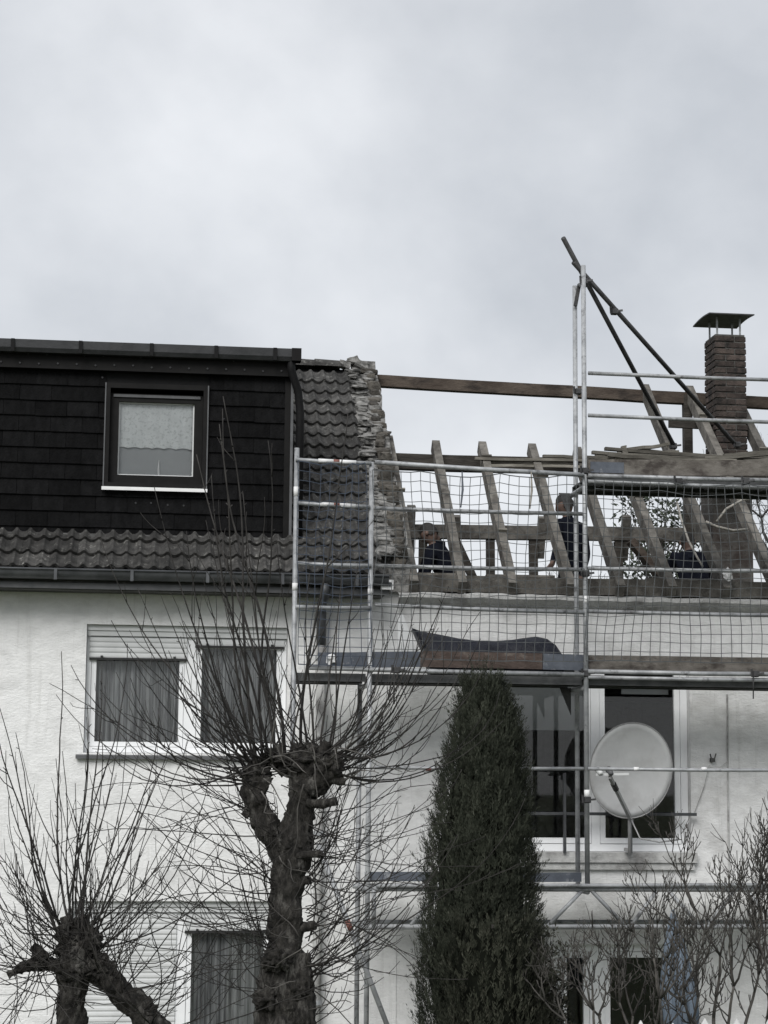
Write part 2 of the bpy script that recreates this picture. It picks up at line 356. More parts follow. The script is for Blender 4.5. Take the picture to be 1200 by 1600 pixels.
# right house, upper window: white frame, dark room
def french(parent, hole, label, mull):
    x0,x1,z0,z1 = hole
    fr = MB(); ring(fr, x0+.004, x1-.004, z0+.004, z1-.004, .07, .09, .17)
    for a,b in mull: fr.box((a,.088,z0+.074),(b,.168,z1-.074))
    w = fr.build('window', 'white_pvc', parent); props(w, label)
    cuts = [x0+.074]+[v for a,b in mull for v in (a,b)]+[x1-.074]
    for k in range(0,len(cuts),2):
        a,b = cuts[k],cuts[k+1]
        s = MB(); ring(s, a+.004, b-.004, z0+.08, z1-.08, .055, .10, .16); s.build('sash', 'white_pvc', w)
        p = MB(); p.box((a+.055,.127,z0+.13),(b-.055,.133,z1-.13)); p.build('pane', 'pane', w)
    return w
m0 = at(928,1200,.1).x; m1 = at(944,1200,.1).x
w = french(right, DW, 'white framed double window with a dark room behind', [(m0-.03,m1-.05)])
si = MB(); si.box((DW[0]-.09,-.07,DW[2]-.10),(DW[1]+.04,.09,DW[2]-.002)); si.box((DW[0]-.06,-.045,DW[2]-.17),(DW[1]+.02,-.002,DW[2]-.103)); si.build('sill', 'concrete', w)
rm = MB(); rm.box((DW[0]+.1,.25,at(860,1141,.25).z),(m0,.27,DW[3]-.1)); rm.build('blind', 'blind_grey', w)
rm = MB(); rm.box((m1+.25,.36,DW[3]-.37),(DW[1]-.12,.38,DW[3]-.27)); rm.build('pelmet', 'blind_grey', w)
cx0 = at(921,1500,.1).x; cx1 = at(944,1500,.1).x
french(right, LD, 'white framed ground floor terrace door behind bare shrub', [(cx0,cx1)])
# railing in front of the upper window
rl = MB(); zr = at(985,1272,-.1).z; rl.beam((DW[0]-.02,-.09,zr),(DW[1]+.03,-.09,zr),.022,.03); rail = rl.build('window_railing', 'gutter', right)
for px_ in (882, 985):
    q = at(px_,1300,-.09); b = MB(); b.box((q.x-.013,-.115,DW[2]-.005),(q.x+.013,-.0895+.012,at(px_,1208,-.09).z if px_<900 else zr+.012)); b.build('railing_post', 'gutter', rail)
# stucco joint / cable on the right wall, remains of a fitting
cb = MB(); q0,q1 = at(1136,1085,-.012),at(1139,1372,-.012); cb.tube([(q0.x,-.012,q0.z),(q1.x,-.012,q1.z)], .009, 6); cb.build('wall_cable', 'concrete', right)
cb = MB(); P = [at(1137,1190,-.02), at(1125,1199,-.03), at(1108,1196,-.03), at(1100,1230,-.02), at(1085,1270,-.02)]; cb.tube(P, .0035, 5); cb.build('wall_cable', 'concrete', right)
cb = MB(); q = at(1113,1186,-.03); cb.box((q.x-.02,-.06,q.z-.03),(q.x+.02,-.002,q.z+.01)); cb.beam((q.x-.015,-.05,q.z),(q.x-.03,-.06,q.z+.05),.010,.010); cb.beam((q.x+.015,-.05,q.z),(q.x+.03,-.06,q.z+.055),.010,.010); cb.build('lamp_bracket', 'fascia', right)

# ------------------------------------------------------------------ left house roof: tiles, eave, dormer, party wall
PITCH = R(40); E_Y, E_Z = -.36, 5.70
tp = math.tan(PITCH)
def zroof(Y): return E_Z + (Y-E_Y)*tp
RIDGE_Y = 3.0
sheet = MB()                                     # battens and underlay under the tiles
sheet.add([(XL,E_Y+.02,zroof(E_Y+.02)-.05),(XP0,E_Y+.02,zroof(E_Y+.02)-.05),(XP0,RIDGE_Y,zroof(RIDGE_Y)-.05),(XL,RIDGE_Y,zroof(RIDGE_Y)-.05),
           (XL,2*RIDGE_Y+.3,5.7),(XP0,2*RIDGE_Y+.3,5.7)], [(0,1,2,3),(3,2,5,4)])
roof = sheet.build('roof', 'black_trim', left)
# tile: two rolls wide
TW, TEXP, TL = .268, .245, .31
def tile_mesh(seed):
    random.seed(seed); mb = MB(); n = 14; prof = []
    for i in range(n+1):
        t = i/n; ph = (t*2) % 1.0
        z = .034*math.exp(-(abs(ph-.5)/.21)**2.6) + .002*math.sin(t*9)
        prof.append((TW*1.03*(t-.5), z))
    for k,(ly,lift) in enumerate(((0,.044),(.02,.048),(TL,0))):
        for x,z in prof: mb.v.append(Vector((x, ly+U(-.002,.002), z+lift+U(-.0015,.0015))))
    m_ = n+1
    for k in range(2):
        for i in range(n): mb.f.append([k*m_+i,k*m_+i+1,k*m_+m_+i+1,k*m_+m_+i]); mb.mi.append(0)
    b0 = len(mb.v)
    for x,z in prof: mb.v.append(Vector((x, .004, z+.006)))
    for i in range(n): mb.f.append([b0+i,b0+i+1,i+1,i]); mb.mi.append(0)
    return mb.mesh('roof_tile', 'roof_tile', False, Vector())[0]
TM = [tile_mesh(s) for s in range(4)]
random.seed(11)
def lay(x, course, parent):
    s = course*TEXP; Y = E_Y + s*math.cos(PITCH); Z = E_Z + s*math.sin(PITCH)
    q = Quaternion((1,0,0), PITCH+U(-.012,.012)) @ Quaternion((0,0,1), U(-.012,.012))
    inst('roof_tile', random.choice(TM), (x, Y, Z+U(-.003,.004)-.018), parent, q)
DY = .12                                         # dormer front
XD = 1.395                                       # right edge of dormer
n_lower = 3
x = XL+TW*.5 if False else -1.9
while x < 1.33:
    for c_ in range(n_lower): lay(x, c_, roof)
    x += TW
NT = int((RIDGE_Y-E_Y)/math.cos(PITCH)/TEXP)
for c_ in range(NT):
    for k in range(4):
        xx = XP0-.02-TW*(k+.5)
        if xx > XD-.10 : lay(xx, c_, roof)
# far left tiles out of view stay a plain strip (outside of frame)
# ridge tiles
def ridge_tile(x0_, L_, z, parent, y):
    mb = MB(); n = 8; vs = []; fs = []
    for i,xx in enumerate((0, .02, L_)):
        rr = (.125,.125,.11)[i]
        for j in range(n+1):
            t = math.pi*(j/n); vs.append((x0_+xx, y-rr*math.cos(t), z+rr*.8*math.sin(t)))
    for i in range(2):
        for j in range(n): a = i*(n+1)+j; fs.append((a,a+1,a+n+2,a+n+1))
    fs.append(tuple(range(n,-1,-1)))
    mb.add(vs, fs); return mb.build('ridge_tile', 'roof_tile', parent)
for k in range(3): ridge_tile(XD-.1+k*.28, .31, zroof(RIDGE_Y)-.04+U(-.006,.006), roof, RIDGE_Y)

# eave of the left house: gutter, fascia, soffit box
gz = at(220,893,-.46).z
gm = MB(); n = 8; vs = []; fs = []
gx0, gx1 = XL, at(610,915,-.46).x-.02
for xx in (gx0,gx1):
    for j in range(n+1):
        t = math.pi*(1+j/n); vs.append((xx, -.44+.075*math.cos(t), gz-.005+.085*math.sin(t)))
for j in range(n): fs.append((j, n+1+j, n+2+j, j+1))
gm.add(vs, fs); gm.tube([(gx0,-.517,gz),(gx1,-.517,gz)], .012, 6); gut = gm.build('gutter', 'gutter', left, True)
k_ = -1.6
while k_ < gx1:
    b = MB(); b.box((k_-.015,-.530,gz-.10),(k_+.015,-.520,gz+.01)); b.build('gutter_bracket', 'gutter', gut); k_ += .72
so = MB(); so.box((XL,-.345,5.52),(gx1-.01,-.325,5.68)); so.build('fascia_board', 'fascia', left)
so = MB(); so.box((XL,-.322,5.50),(gx1-.02,-.003,5.53)); so.build('soffit', 'fascia', left)
so = MB(); so.box((XL,-.385,5.505),(gx1+.01,-.348,5.56)); so.build('eave_trim', 'grey_trim', left)
so = MB(); q = at(606,916,-.4); so.box((q.x-.07,-.44,q.z-.035),(q.x+.05,-.39,q.z+.06)); ep = so.build('gutter_end_plate', 'white_metal', left)
so = MB(); so.tube([(q.x+.015,-.45,q.z+.015),(q.x+.015,-.43,q.z+.015)], .022, 8); so.build('outlet_ring', 'gutter', ep)
# downpipe
q = at(503,905,-.09); dp = MB(); dp.tube([(q.x,-.44,gz-.07),(q.x,-.42,gz-.2),(q.x,-.12,5.44),(q.x,-.09,5.3),(q.x,-.09,at(503,1008,-.09).z)], .048, 12); pipe = dp.build('downpipe', 'gutter', left, True); dp = MB(); dp.tube([(q.x,-.09,at(503,1008,-.09).z-.002),(q.x,-.09,0)], .044, 12); dp.build('lower_downpipe', 'concrete', left, True)
for zz in (4.9,3.2,1.6):
    b = MB(); b.tube([(q.x,-.09,zz-.02),(q.x,-.09,zz+.02)], .056, 12); b.build('pipe_clamp', 'steel', pipe)

# dormer storey
DZ0 = zroof(DY)-.10; DZ1 = 7.93
dA, dB = at(170,604,DY), at(318,760,DY)
DWN = (dA.x, dB.x, dB.z, dA.z)
dm = MB(); wall_cells(dm, XL, XD, DZ0-.2, DZ1, [DWN], DY, .18)
dm.add([(XD,DY,DZ0-.2),(XD,DY,DZ1),(XD,RIDGE_Y+1,DZ1),(XD,RIDGE_Y+1,DZ0-.2)], [(0,3,2,1)])
dm.box((XL,RIDGE_Y+.95,DZ0-.2),(XD,RIDGE_Y+1,DZ1)); dm.box((XL,DY+.2,DZ0-.35),(XD-.01,RIDGE_Y+.9,DZ0-.25))
dorm = dm.build('dormer', 'black_trim', left)
tops = MB(); tops.box((XL,DY-.10,DZ1+.002),(XD+.03,RIDGE_Y+1.1,DZ1+.06)); tops.build('dormer_roof', 'black_trim', dorm)
fb = MB(); fb.box((XL,DY-.10,DZ1-.20),(XD+.02,DY-.075,DZ1)); fb.box((XL,DY-.0745,DZ1-.20),(XD+.02,DY-.02,DZ1-.18)); fb.build('dormer_fascia', 'dark_frame', dorm)
# dormer gutter
gm = MB(); vs = []; fs = []; g1 = DZ1+.04
prof = [(-.10,0.02),(-.10,-.07),(-.12,-.10),(-.19,-.10),(-.215,-.06),(-.22,.02),(-.205,.025),(-.205,.0)]
for xx in (XL,XD+.06):
    for a,b in prof: vs.append((xx, DY+a, g1+b))
np_ = len(prof)
for j in range(np_-1): fs.append((j, np_+j, np_+j+1, j+1))
fs.append(tuple(np_+j for j in range(6)))
gm.add(vs, fs); dg = gm.build('dormer_gutter', 'dark_gutter', dorm)
for px_ in (20,126,237,338,430):
    q = at(px_,540,DY-.22); b = MB(); b.box((q.x-.018,DY-.235,g1-.105),(q.x+.018,DY-.2215,g1+.022)); b.build('gutter_bracket', 'black_trim', dorm)
b = MB(); b.box((XD-.03,DY-.223,g1-.10),(XD+.066,DY-.09,g1+.028)); b.build('gutter_end_box', 'dark_frame', dorm)
k_ = XL+5.2
scr = MB(); scr.tube([(0,0,0),(0,-.010,0)], .010, 6); scrm = scr.mesh('screw', 'dark_gutter', False, Vector())[0]
while k_ < XD: inst('screw', scrm, (k_, DY-.101, DZ1-.05+U(-.01,.01)), dorm); inst('screw', scrm, (k_+.11, DY-.101, DZ1-.15+U(-.008,.008)), dorm); k_ += .185
for px_,py_ in ((212,786),(236,786),(262,789),(287,790),(160,590),(350,655)): q = at(px_,py_,DY-.03); inst('screw', scrm, (q.x, DY-.026, q.z), dorm)
# downpipe at the dormer corner and corner strip
dp = MB(); dp.tube([(XD-.03,DY-.15,g1-.06),(XD-.03,DY-.15,g1-.18),(XD+.05,DY-.07,g1-.38),(XD+.075,DY-.05,g1-.6),(XD+.075,DY-.05,DZ0+.12)], .042, 10); dp.build('dormer_downpipe', 'black_trim', dorm, True)
cs = MB(); cs.box((XD-.020,DY-.045,DZ0-.05),(XD+.006,DY-.002,DZ1-.205)); cs.build('corner_strip', 'grey_trim', dorm); cs = MB(); cs.box((XD-.079,DY-.034,DZ0-.05),(XD-.0205,DY-.002,DZ1-.205)); cs.build('corner_board', 'dark_frame', dorm)
# shingles
SH_H, SH_W = .158, .31
sm = []
for s_ in range(4):
    mb = bevelled(wedge(SH_W, SH_H*1.12), .003)
    for v in mb.v: v.y += U(-.0015,.0015)
    sm.append(mb.mesh('shingle', 'dark_shingle', False, Vector())[0])
row = 0; z = DZ0+.02
sh_cache = {}
def cut_shingle(w_, h_=None):
    key = (round(w_,2), round(h_ or 0,2))
    if key not in sh_cache:
        mb = wedge(w_, h_ or SH_H*1.12); sh_cache[key] = mb.mesh('shingle','dark_shingle',False,Vector())[0]
    return sh_cache[key]
while z < DZ1-.21:
    x = -1.78 + (SH_W/2 if row%2 else 0)
    hh = min(SH_H*1.12, DZ1-.205-z)
    while x < XD-.08:
        segs = [(x, min(x+SH_W, XD-.078))]
        if z+SH_H > DWN[2]-.05 and z < DWN[3]+.03:           # leave the window free
            out = []
            for a,b in segs:
                wl, wr = DWN[0]-.03, DWN[1]+.03
                if z+hh < DWN[2]-.06 or z > DWN[3]+.04: out.append((a,b)); continue
                if b <= wl or a >= wr: out.append((a,b))
                else:
                    if a < wl: out.append((a,wl))
                    if b > wr: out.append((wr,b))
                    if z < DWN[2]-.09: out.append((max(a,wl),min(b,wr)))
            segs = out
        for a,b in segs:
            if b-a < .02: continue
            full = abs((b-a)-SH_W) < 1e-3 and hh > SH_H*1.1
            h2 = hh
            if z < DWN[2]-.06 and z+hh > DWN[2]-.062 and a >= DWN[0]-.031 and b <= DWN[1]+.031: h2 = DWN[2]-.062-z
            me = random.choice(sm) if full and h2==hh else cut_shingle(b-a, h2)
            if h2 > .02:
                inst('shingle', me, ((a+b)/2, DY-.006, z+U(-.003,.003)), dorm, Quaternion((1,0,0), R(2.0)+U(-.010,.010)) @ Quaternion((0,1,0), U(-.006,.006)))
        x += SH_W
    z += SH_H; row += 1
# flashing between dormer and lower tiles
q = zroof(DY-.05); fl = MB(); ncut = 60; vs = []; fs = []
for i in range(ncut+1):
    xx = -1.9+(XD+1.9)*i/ncut; s = .006*math.sin(xx*2*math.pi/(TW/2)); s2 = U(-.012,.012)
    vs += [(xx,DY-.012,q+.045+U(-.004,.004)),(xx,DY-.05,q+.03),(xx,DY-.12+s2,zroof(DY-.12)+.03+s)]
for i in range(ncut):
    for j in range(2): a = i*3+j; fs.append((a,a+1,a+4,a+3))
fl.add(vs, fs); fl.build('flashing', 'fascia', dorm)
# dormer window
x0,x1,z0,z1 = DWN
fr = MB(); ring(fr, x0-.03, x1+.03, z0-.04, z1+.03, .05, DY-.055, DY+.02); fr_ = fr.build('window', 'dark_frame', left); props(fr_, 'dark framed dormer window with a short white lace curtain')
fr = MB(); ring(fr, x0+.022, x1-.022, z0+.012, z1-.06, .085, DY+.015, DY+.085); fr.build('sash', 'dark_frame', fr_)
fr = MB(); fr.box((x0+.05,DY+.0,z1-.10),(x1-.05,DY+.0145,z1-.072)); fr.build('drip_rail', 'grey_trim', fr_)
for sx in (x0-.033, x1+.021): fr = MB(); fr.box((sx,DY-.062,z0-.03),(sx+.012,DY-.0555,z1+.03)); fr.build('edge_strip', 'grey_trim', fr_)
fr = MB(); fr.box((x0-.04,DY-.11,z0-.065),(x1+.035,DY-.056,z0-.041)); fr.box((x0-.04,DY-.11,z0-.075),(x1+.035,DY-.104,z0-.0655)); fr.build('sill', 'white_metal', fr_)
gx0_,gx1_,gz0_,gz1_ = x0+.107,x1-.107,z0+.097,z1-.145
fr = MB(); ring(fr, gx0_-.002, gx1_+.002, gz0_-.002, gz1_+.002, .014, DY+.045, DY+.055); fr.build('glazing_bead', 'shutter', fr_)
fr = MB(); fr.box((gx0_,DY+.057,gz0_),(gx1_,DY+.062,gz1_)); fr.build('pane', 'pane_matt', fr_)
zc = gz0_+(gz1_-gz0_)*.38
curtain(gx0_-.02, gx1_+.02, zc, gz1_+.03, DY+.085, .0045, .13, 'curtain_white', fr_, .014)
fr = MB(); fr.box((gx0_-.05,DY+.105,gz0_-.05),(gx1_+.05,DY+.115,gz1_+.05)); fr.build('blind', 'blind_grey', fr_)
q = at(248,738,DY+.08); fr = MB(); fr.tube([(q.x,DY+.085,gz0_),(q.x-.003,DY+.085,gz0_+.08),(q.x,DY+.088,gz0_+.17)], [.012,.011,.004], 8); fr.build('window_handle', 'white_metal', fr_)

# party wall with broken masonry along the roof slope
pw = MB(); nseg = 40; vs = []; fs = []
for i in range(nseg+1):
    t = i/nseg; Y = -.06+(RIDGE_Y+.14)*t; zt = zroof(Y)+.02+U(-.02,.02)
    xr = XP1 - .03*abs(noise.noise((t*9,0,2)))*2
    vs += [(XP0,Y,5.57),(XP0,Y,zt),(xr,Y,zt+U(-.02,.02)),(xr,Y,5.57)]
for i in range(nseg):
    for j in range(4): fs.append((i*4+j,i*4+(j+1)%4,i*4+4+(j+1)%4,i*4+4+j))
fs += [(3,2,1,0), tuple(nseg*4+j for j in range(4))]
pw.add(vs, fs)
pw.box((XP0+.02,RIDGE_Y+.08,4.9),(XP1-.04,HB,5.6)); party = pw.build('party_wall', 'mortar', left)
def stone_mesh(sx, sy, sz, m, amp=.25):
    bm = bmesh.new(); bmesh.ops.create_cube(bm, size=1); bmesh.ops.subdivide_edges(bm, edges=bm.edges, cuts=2, use_grid_fill=True)
    off = Vector((U(0,99),U(0,99),U(0,99))); mb = MB()
    for v in bm.verts:
        r_ = v.co.normalized()*.62; c = v.co.lerp(r_, .38)
        c *= 1+amp*noise.noise(c*3+off)
        mb.v.append(Vector((c.x*sx, c.y*sy, c.z*sz)))
    bm.verts.index_update()
    for f in bm.faces: mb.f.append([v.index for v in f.verts]); mb.mi.append(0)
    bm.free(); return mb.mesh('stone', m, False, Vector())[0]
stones = [stone_mesh(.16,.14,.105,'stone',.22) for _ in range(5)]
lumps = [stone_mesh(.15,.16,.07,'mortar',.3) for _ in range(5)]
s = 0; SL = (RIDGE_Y-.0)/math.cos(PITCH)
while s < SL-.02:
    Y = -.05+s*math.cos(PITCH); Z = zroof(Y)
    jag = .035*noise.noise((s*2.3,1,5))
    rq = lambda: Quaternion((1,0,0), PITCH*U(.1,.8)) @ Quaternion((0,0,1), U(-.35,.35)) @ Quaternion((0,1,0), U(-.12,.12))
    inst('stone', random.choice(stones), (XP1-.10+jag+U(-.02,.02), Y, Z+U(-.01,.035)), party, rq(), (U(.55,1.2),U(.7,1.5),U(.5,1.5)))
    inst('stone', random.choice(stones), (XP1-.09+U(-.03,.01), Y+.05, Z-.09+U(-.01,.02)), party, rq(), (U(.5,1.1),U(.7,1.4),U(.5,1.3)))
    if U(0,1) < .6: inst('stone', random.choice(stones if U(0,1)<.35 else lumps), (XP0+.16+U(-.03,.03), Y+U(-.03,.03), Z+U(.0,.03)), party, rq(), (U(.7,1.2),U(.8,1.2),U(.7,1.3)))
    inst('mortar_lump', random.choice(lumps), (XP0+.03+U(-.03,.03), Y+U(-.04,.04), Z+.012+U(0,.02)), party, rq(), (U(.6,1.2),U(.9,1.5),U(.5,.9)))
    s += U(.10,.15)
# a bit of ridge mortar standing up at the top
for dx,dz,sc in ((.02,.0,.9),(.08,.05,.9),(.14,.0,1.0),(.2,-.03,.9)):
    inst('mortar_lump', random.choice(lumps), (XP0-.12+dx*1.6, RIDGE_Y-.02, zroof(RIDGE_Y)+dz), party, Quaternion((0,1,0),U(-.5,.5)), (sc,sc,sc*1.2))

# ------------------------------------------------------------------ right house: cornice and open roof timbers
RP = R(41); tr = math.tan(RP); RZ = 5.815        # top of rafters at Y=0
def zr_(Y): return RZ + Y*tr
cz = MB(); nn = 60; vs = []; fs = []
for i in range(nn+1):
    xx = XP1-.12+(XR-XP1+.12)*i/nn; w_ = U(-.006,.006)
    vs += [(xx,-.003,5.44),(xx,-.07,5.47+w_*.5),(xx,-.13,5.515+w_),(xx,-.13,5.55+w_),(xx,-.02,5.575+U(-.006,.012)),(xx,.24,5.58)]
for i in range(nn):
    for j in range(5): a = i*6+j; fs.append((a,a+6,a+7,a+1))
cz.add(vs, fs); cz.build('cornice', 'concrete', right)
wp = MB(); wp.beam((XP1+.02,.03,5.665),(XR,.03,5.665),.16,.165,segs=14,wob=.004); wp.build('wall_plate', 'timber', right)
rafter_feet = [636,722,800,890,968,1047,1132,1212,1290]
rafter_tops = [680,688,690,693,698,704,None,None,None]
ridge_q = on_slope(1003,600,0,RZ,RP); RIDY = ridge_q.y
RIDZ = zr_(RIDY)
up_r = Vector((0,-math.sin(RP),math.cos(RP)))
rafter_x = []
for k,(fx,ty) in enumerate(zip(rafter_feet, rafter_tops)):
    X = on_slope(fx, 903, 0, RZ, RP).x + (.07 if k==0 else 0); rafter_x.append(X)
    if ty: tx = [608,683,757,833,903,968][k]; top = on_slope(tx, ty, 0, RZ, RP); Yt = top.y; Xt = X*.35+top.x*.65
    else: Yt, Xt = RIDY, X
    foot = Vector((X, -.16, zr_(-.16))); topv = Vector((Xt, Yt, zr_(Yt)))
    mb = MB(); mb.beam(foot-up_r*.07, topv-up_r*.07, .085, .14, up_r, 8, .003); rf = mb.build('rafter', 'timber', right)
    for q in range(int((Yt+.1)/.27)):            # remains of battens nails: small blocks
        if U(0,1) < .07:
            c = foot.lerp(topv, (q+.5)/((Yt+.1)/.27)); b = MB(); b.beam(c+Vector((-.05,0,0))+up_r*.012, c+Vector((.05+U(0,.03),0,0))+up_r*.012, .024, .04, up_r); b.build('batten_stub', 'lath', rf)
midY = on_slope(760,722,0,RZ-.2,RP).y
mp_ = MB(); mp_.beam((XP1-.1,midY,zr_(midY)-.14-.085),(XR,midY,zr_(midY)-.14-.085),.14,.17,segs=10,wob=.005); mp_.build('purlin', 'timber_dark', right)
rbz = (at(590,597,RIDY).z + at(1185,628,RIDY).z)/2
rb = MB(); A = at(589,596,RIDY+.02); B = at(1196,630,RIDY+.02); dxy = (B-A); B2 = A+dxy*1.45; rb.beam((A.x-.35,RIDY+.02,A.z-dxy.z/dxy.x*.35),(B2.x,RIDY+.02,B2.z),.12,.135,segs=16,wob=.004); rb.build('ridge_beam', 'timber_brown', right)
# upright posts and struts under the ridge
for px_ in (1074,):
    q = at(px_,660,RIDY); b = MB(); b.beam((q.x,RIDY+.0,FLOOR_A),(q.x,RIDY,at(px_,618,RIDY).z),.10,.10,Vector((0,1,0))); b.build('ridge_post', 'timber_dark', right)
q0 = at(1045,662,RIDY-.3); q1 = at(1170,668,RIDY-.3); b = MB(); b.beam(q0,q1,.05,.09); b.build('tie_board', 'timber_dark', right)
# far purlin with posts, stubs and struts
FY = 4.7
a = at(600,828,FY); b_ = at(1090,838,FY); zf = (a.z+b_.z)/2
fp = MB(); fp.beam((XP1-.1,FY,at(640,832,FY).z),(b_.x+.1,FY,at(1090,836,FY).z),.14,.17,segs=8,wob=.004); fp.build('purlin', 'timber', right)
for px_,pt in ((642,792),(712,808),(846,810),(977,808)):
    q = at(px_,835,FY-.02); zt = at(px_,pt,FY-.02).z
    b = MB(); b.beam((q.x,FY+.10,zf-.30),(q.x-.01,FY-.13,zt),.09,.10,Vector((1,0,0))); b.build('rafter_stub', 'timber', right)
for px_ in (637,661,737,766,833,880,966):
    if px_ in (737,): continue
    q = at(px_,870,FY); b = MB(); b.beam((q.x+U(-.02,.02),FY,FLOOR_A),(q.x,FY,zf-.088),.10,.10,Vector((0,1,0))); b.build('attic_post', 'timber_dark', right)
q0 = at(712,845,FY-.2); q1 = at(740,905,FY-.2); b = MB(); b.beam(q0,q1+(q1-q0)*.6,.08,.10); b.build('attic_strut', 'timber_dark', right)
q0 = at(985,845,FY-.3); q1 = at(1035,905,FY-.3); b = MB(); b.beam(q0,q1+(q1-q0)*.6,.08,.20,Vector((0,1,0))); b.build('attic_strut', 'timber_brown', right)
# broken boards lying on the wall plate
for px_,L_ in ((640,.5),(760,.7),(1010,.9)):
    q = at(px_,905,.05); b = MB(); b.beam((q.x,.06,5.765),(q.x+L_,.09,5.77),.09,.022); b.build('loose_board', 'timber', right)

# chimney
CY = RIDY-.75
c0 = at(1118,620,CY); c1 = at(1167,620,CY); CX0, CX1 = c0.x, c1.x; CD = .42
cz0 = at(1140,722,CY).z; cz1 = at(1140,521,CY).z
core = MB(); core.box((CX0+.012,CY+.012,cz0-.1),(CX1-.012,CY+CD-.012,cz1-.01)); chim = core.build('chimney', 'brick_mortar', right)
bh = .0745; nb = int((cz1-cz0)/bh)
def brickm(a,b,c):
    mb = MB(); mb.box((-a/2,-b/2,-c/2),(a/2,b/2,c/2)); mb = bevelled(mb,.005)
    for v in mb.v: v += Vector((U(-.003,.003),U(-.003,.003),U(-.002,.002)))
    return mb.mesh('brick','brick',False,Vector())[0]
W_ = CX1-CX0; bt = .11; hgt = bh-.012
long_ = W_*.63; short_ = W_-long_-.012
BR = {k:[brickm(*d) for _ in range(3)] for k,d in {'l':(long_,bt,hgt),'s':(short_,bt,hgt),'sl':(bt,CD-2*bt-.024,hgt)}.items()}
for i in range(nb):
    z = cz0+(i+.5)*bh; fl_ = i%2
    for yy in (CY+bt/2, CY+CD-bt/2):
        if fl_: seq = (('l',CX0+long_/2),('s',CX1-short_/2))
        else: seq = (('s',CX0+short_/2),('l',CX1-long_/2))
        for kk,xx in seq: inst('brick', random.choice(BR[kk]), (xx+U(-.004,.004),yy+U(-.006,.006),z), chim, Quaternion((0,0,1),U(-.012,.012)))
    for xx in (CX0+bt/2, CX1-bt/2): inst('brick', random.choice(BR['sl']), (xx+U(-.005,.005),CY+CD/2,z), chim)
low = MB(); low.box((CX0-.06,CY-.03,FLOOR_A),(CX1+.03,CY+CD+.03,cz0-.101)); low.build('chimney_base', 'chimney_render', right)
cap = MB(); cp = [at(1111,490,CY-.12), at(1175,490,CY-.12)]; zc_ = cp[0].z
capm = MB(); ny = 8; x0,x1 = cp[0].x-.02, cp[1].x+.03; y0,y1 = CY-.12, CY+CD+.14; vs = []; fs = []
for s_ in (0,.014):
    for i in range(ny+1):
        t = i/ny; vs += [(x0,y0+(y1-y0)*t,zc_+s_+.02*math.sin(t*math.pi)),(x1,y0+(y1-y0)*t,zc_+s_+.02*math.sin(t*math.pi))]
k = 2*(ny+1)
for i in range(ny): fs += [(2*i,2*i+2,2*i+3,2*i+1),(k+2*i,k+2*i+1,k+2*i+3,k+2*i+2),(2*i,k+2*i,k+2*i+2,2*i+2),(2*i+1,2*i+3,k+2*i+3,k+2*i+1)]
fs += [(0,1,k+1,k),(2*ny,k+2*ny,k+2*ny+1,2*ny+1)]
capm.add(vs, fs); capo = capm.build('chimney_cap', 'steel_dark', chim)
for xx in (CX0+.05,CX1-.05):
    for yy in (CY+.06,CY+CD-.06): b = MB(); b.beam((xx,yy,cz1-.03),(xx,yy,zc_+.01),.022,.006,Vector((0,1,0))); b.build('cap_leg', 'steel', chim)

# ------------------------------------------------------------------ scaffolding
OY, IY = -1.08, -.36
X0, X1, X2, X3 = at(461,900,OY).x, at(579,900,OY).x, at(915,900,OY).x, at(915,900,OY).x+2.57
sc = thing('scaffolding', (X2,OY,0), 'galvanised steel scaffolding with plank decks and guard rails in front of the stripped roof', 'scaffolding')
def pole(a, b, r=.0242, name='standard', m='steel', n=10, parent=sc):
    mb = MB(); mb.tube([a,b], r, n); return mb.build(name, m, parent, True)
def coupler(p, parent=sc):
    mb = MB(); mb.box((p[0]-.034,p[1]-.036,p[2]-.03),(p[0]+.034,p[1]+.036,p[2]+.03)); mb = bevelled(mb,.008)
    mb.beam((p[0]+.02,p[1]-.03,p[2]),(p[0]+.075,p[1]-.045,p[2]+.006),.018,.018); mb.beam((p[0]-.045,p[1]-.04,p[2]-.03),(p[0]-.05,p[1]-.045,p[2]+.045),.016,.016)
    return mb.build('coupler', 'steel_dark', parent)
Z1 = 4.70; Z2 = 6.62; Z0 = 2.74
ztop0 = at(463,700,OY).z
def zof(x, y, Y=OY): return at(x,y,Y).z
p_end = pole((X0,OY,0),(X0,OY,ztop0)); 
p_579 = pole((X1,OY,0),(X1,OY,zof(579,722)))
p_915 = pole((X2,OY,Z0-.02),(X2-.005,OY,zof(913,415)))
q = at(901,1000,IY); XI2 = q.x
pole((XI2,IY,Z0),(XI2,IY,zof(903,447,IY))); pole((X1-.01,IY,0),(X1-.01,IY,Z1)); pole((X3,OY,Z0),(X3,OY,zof(1200,540))); pole((X3,IY,Z0),(X3,IY,zof(1200,560,IY)))
for zz in (Z1+.98, Z1+.03, Z1-1.15, Z2+.05): coupler((X2,OY,zz))
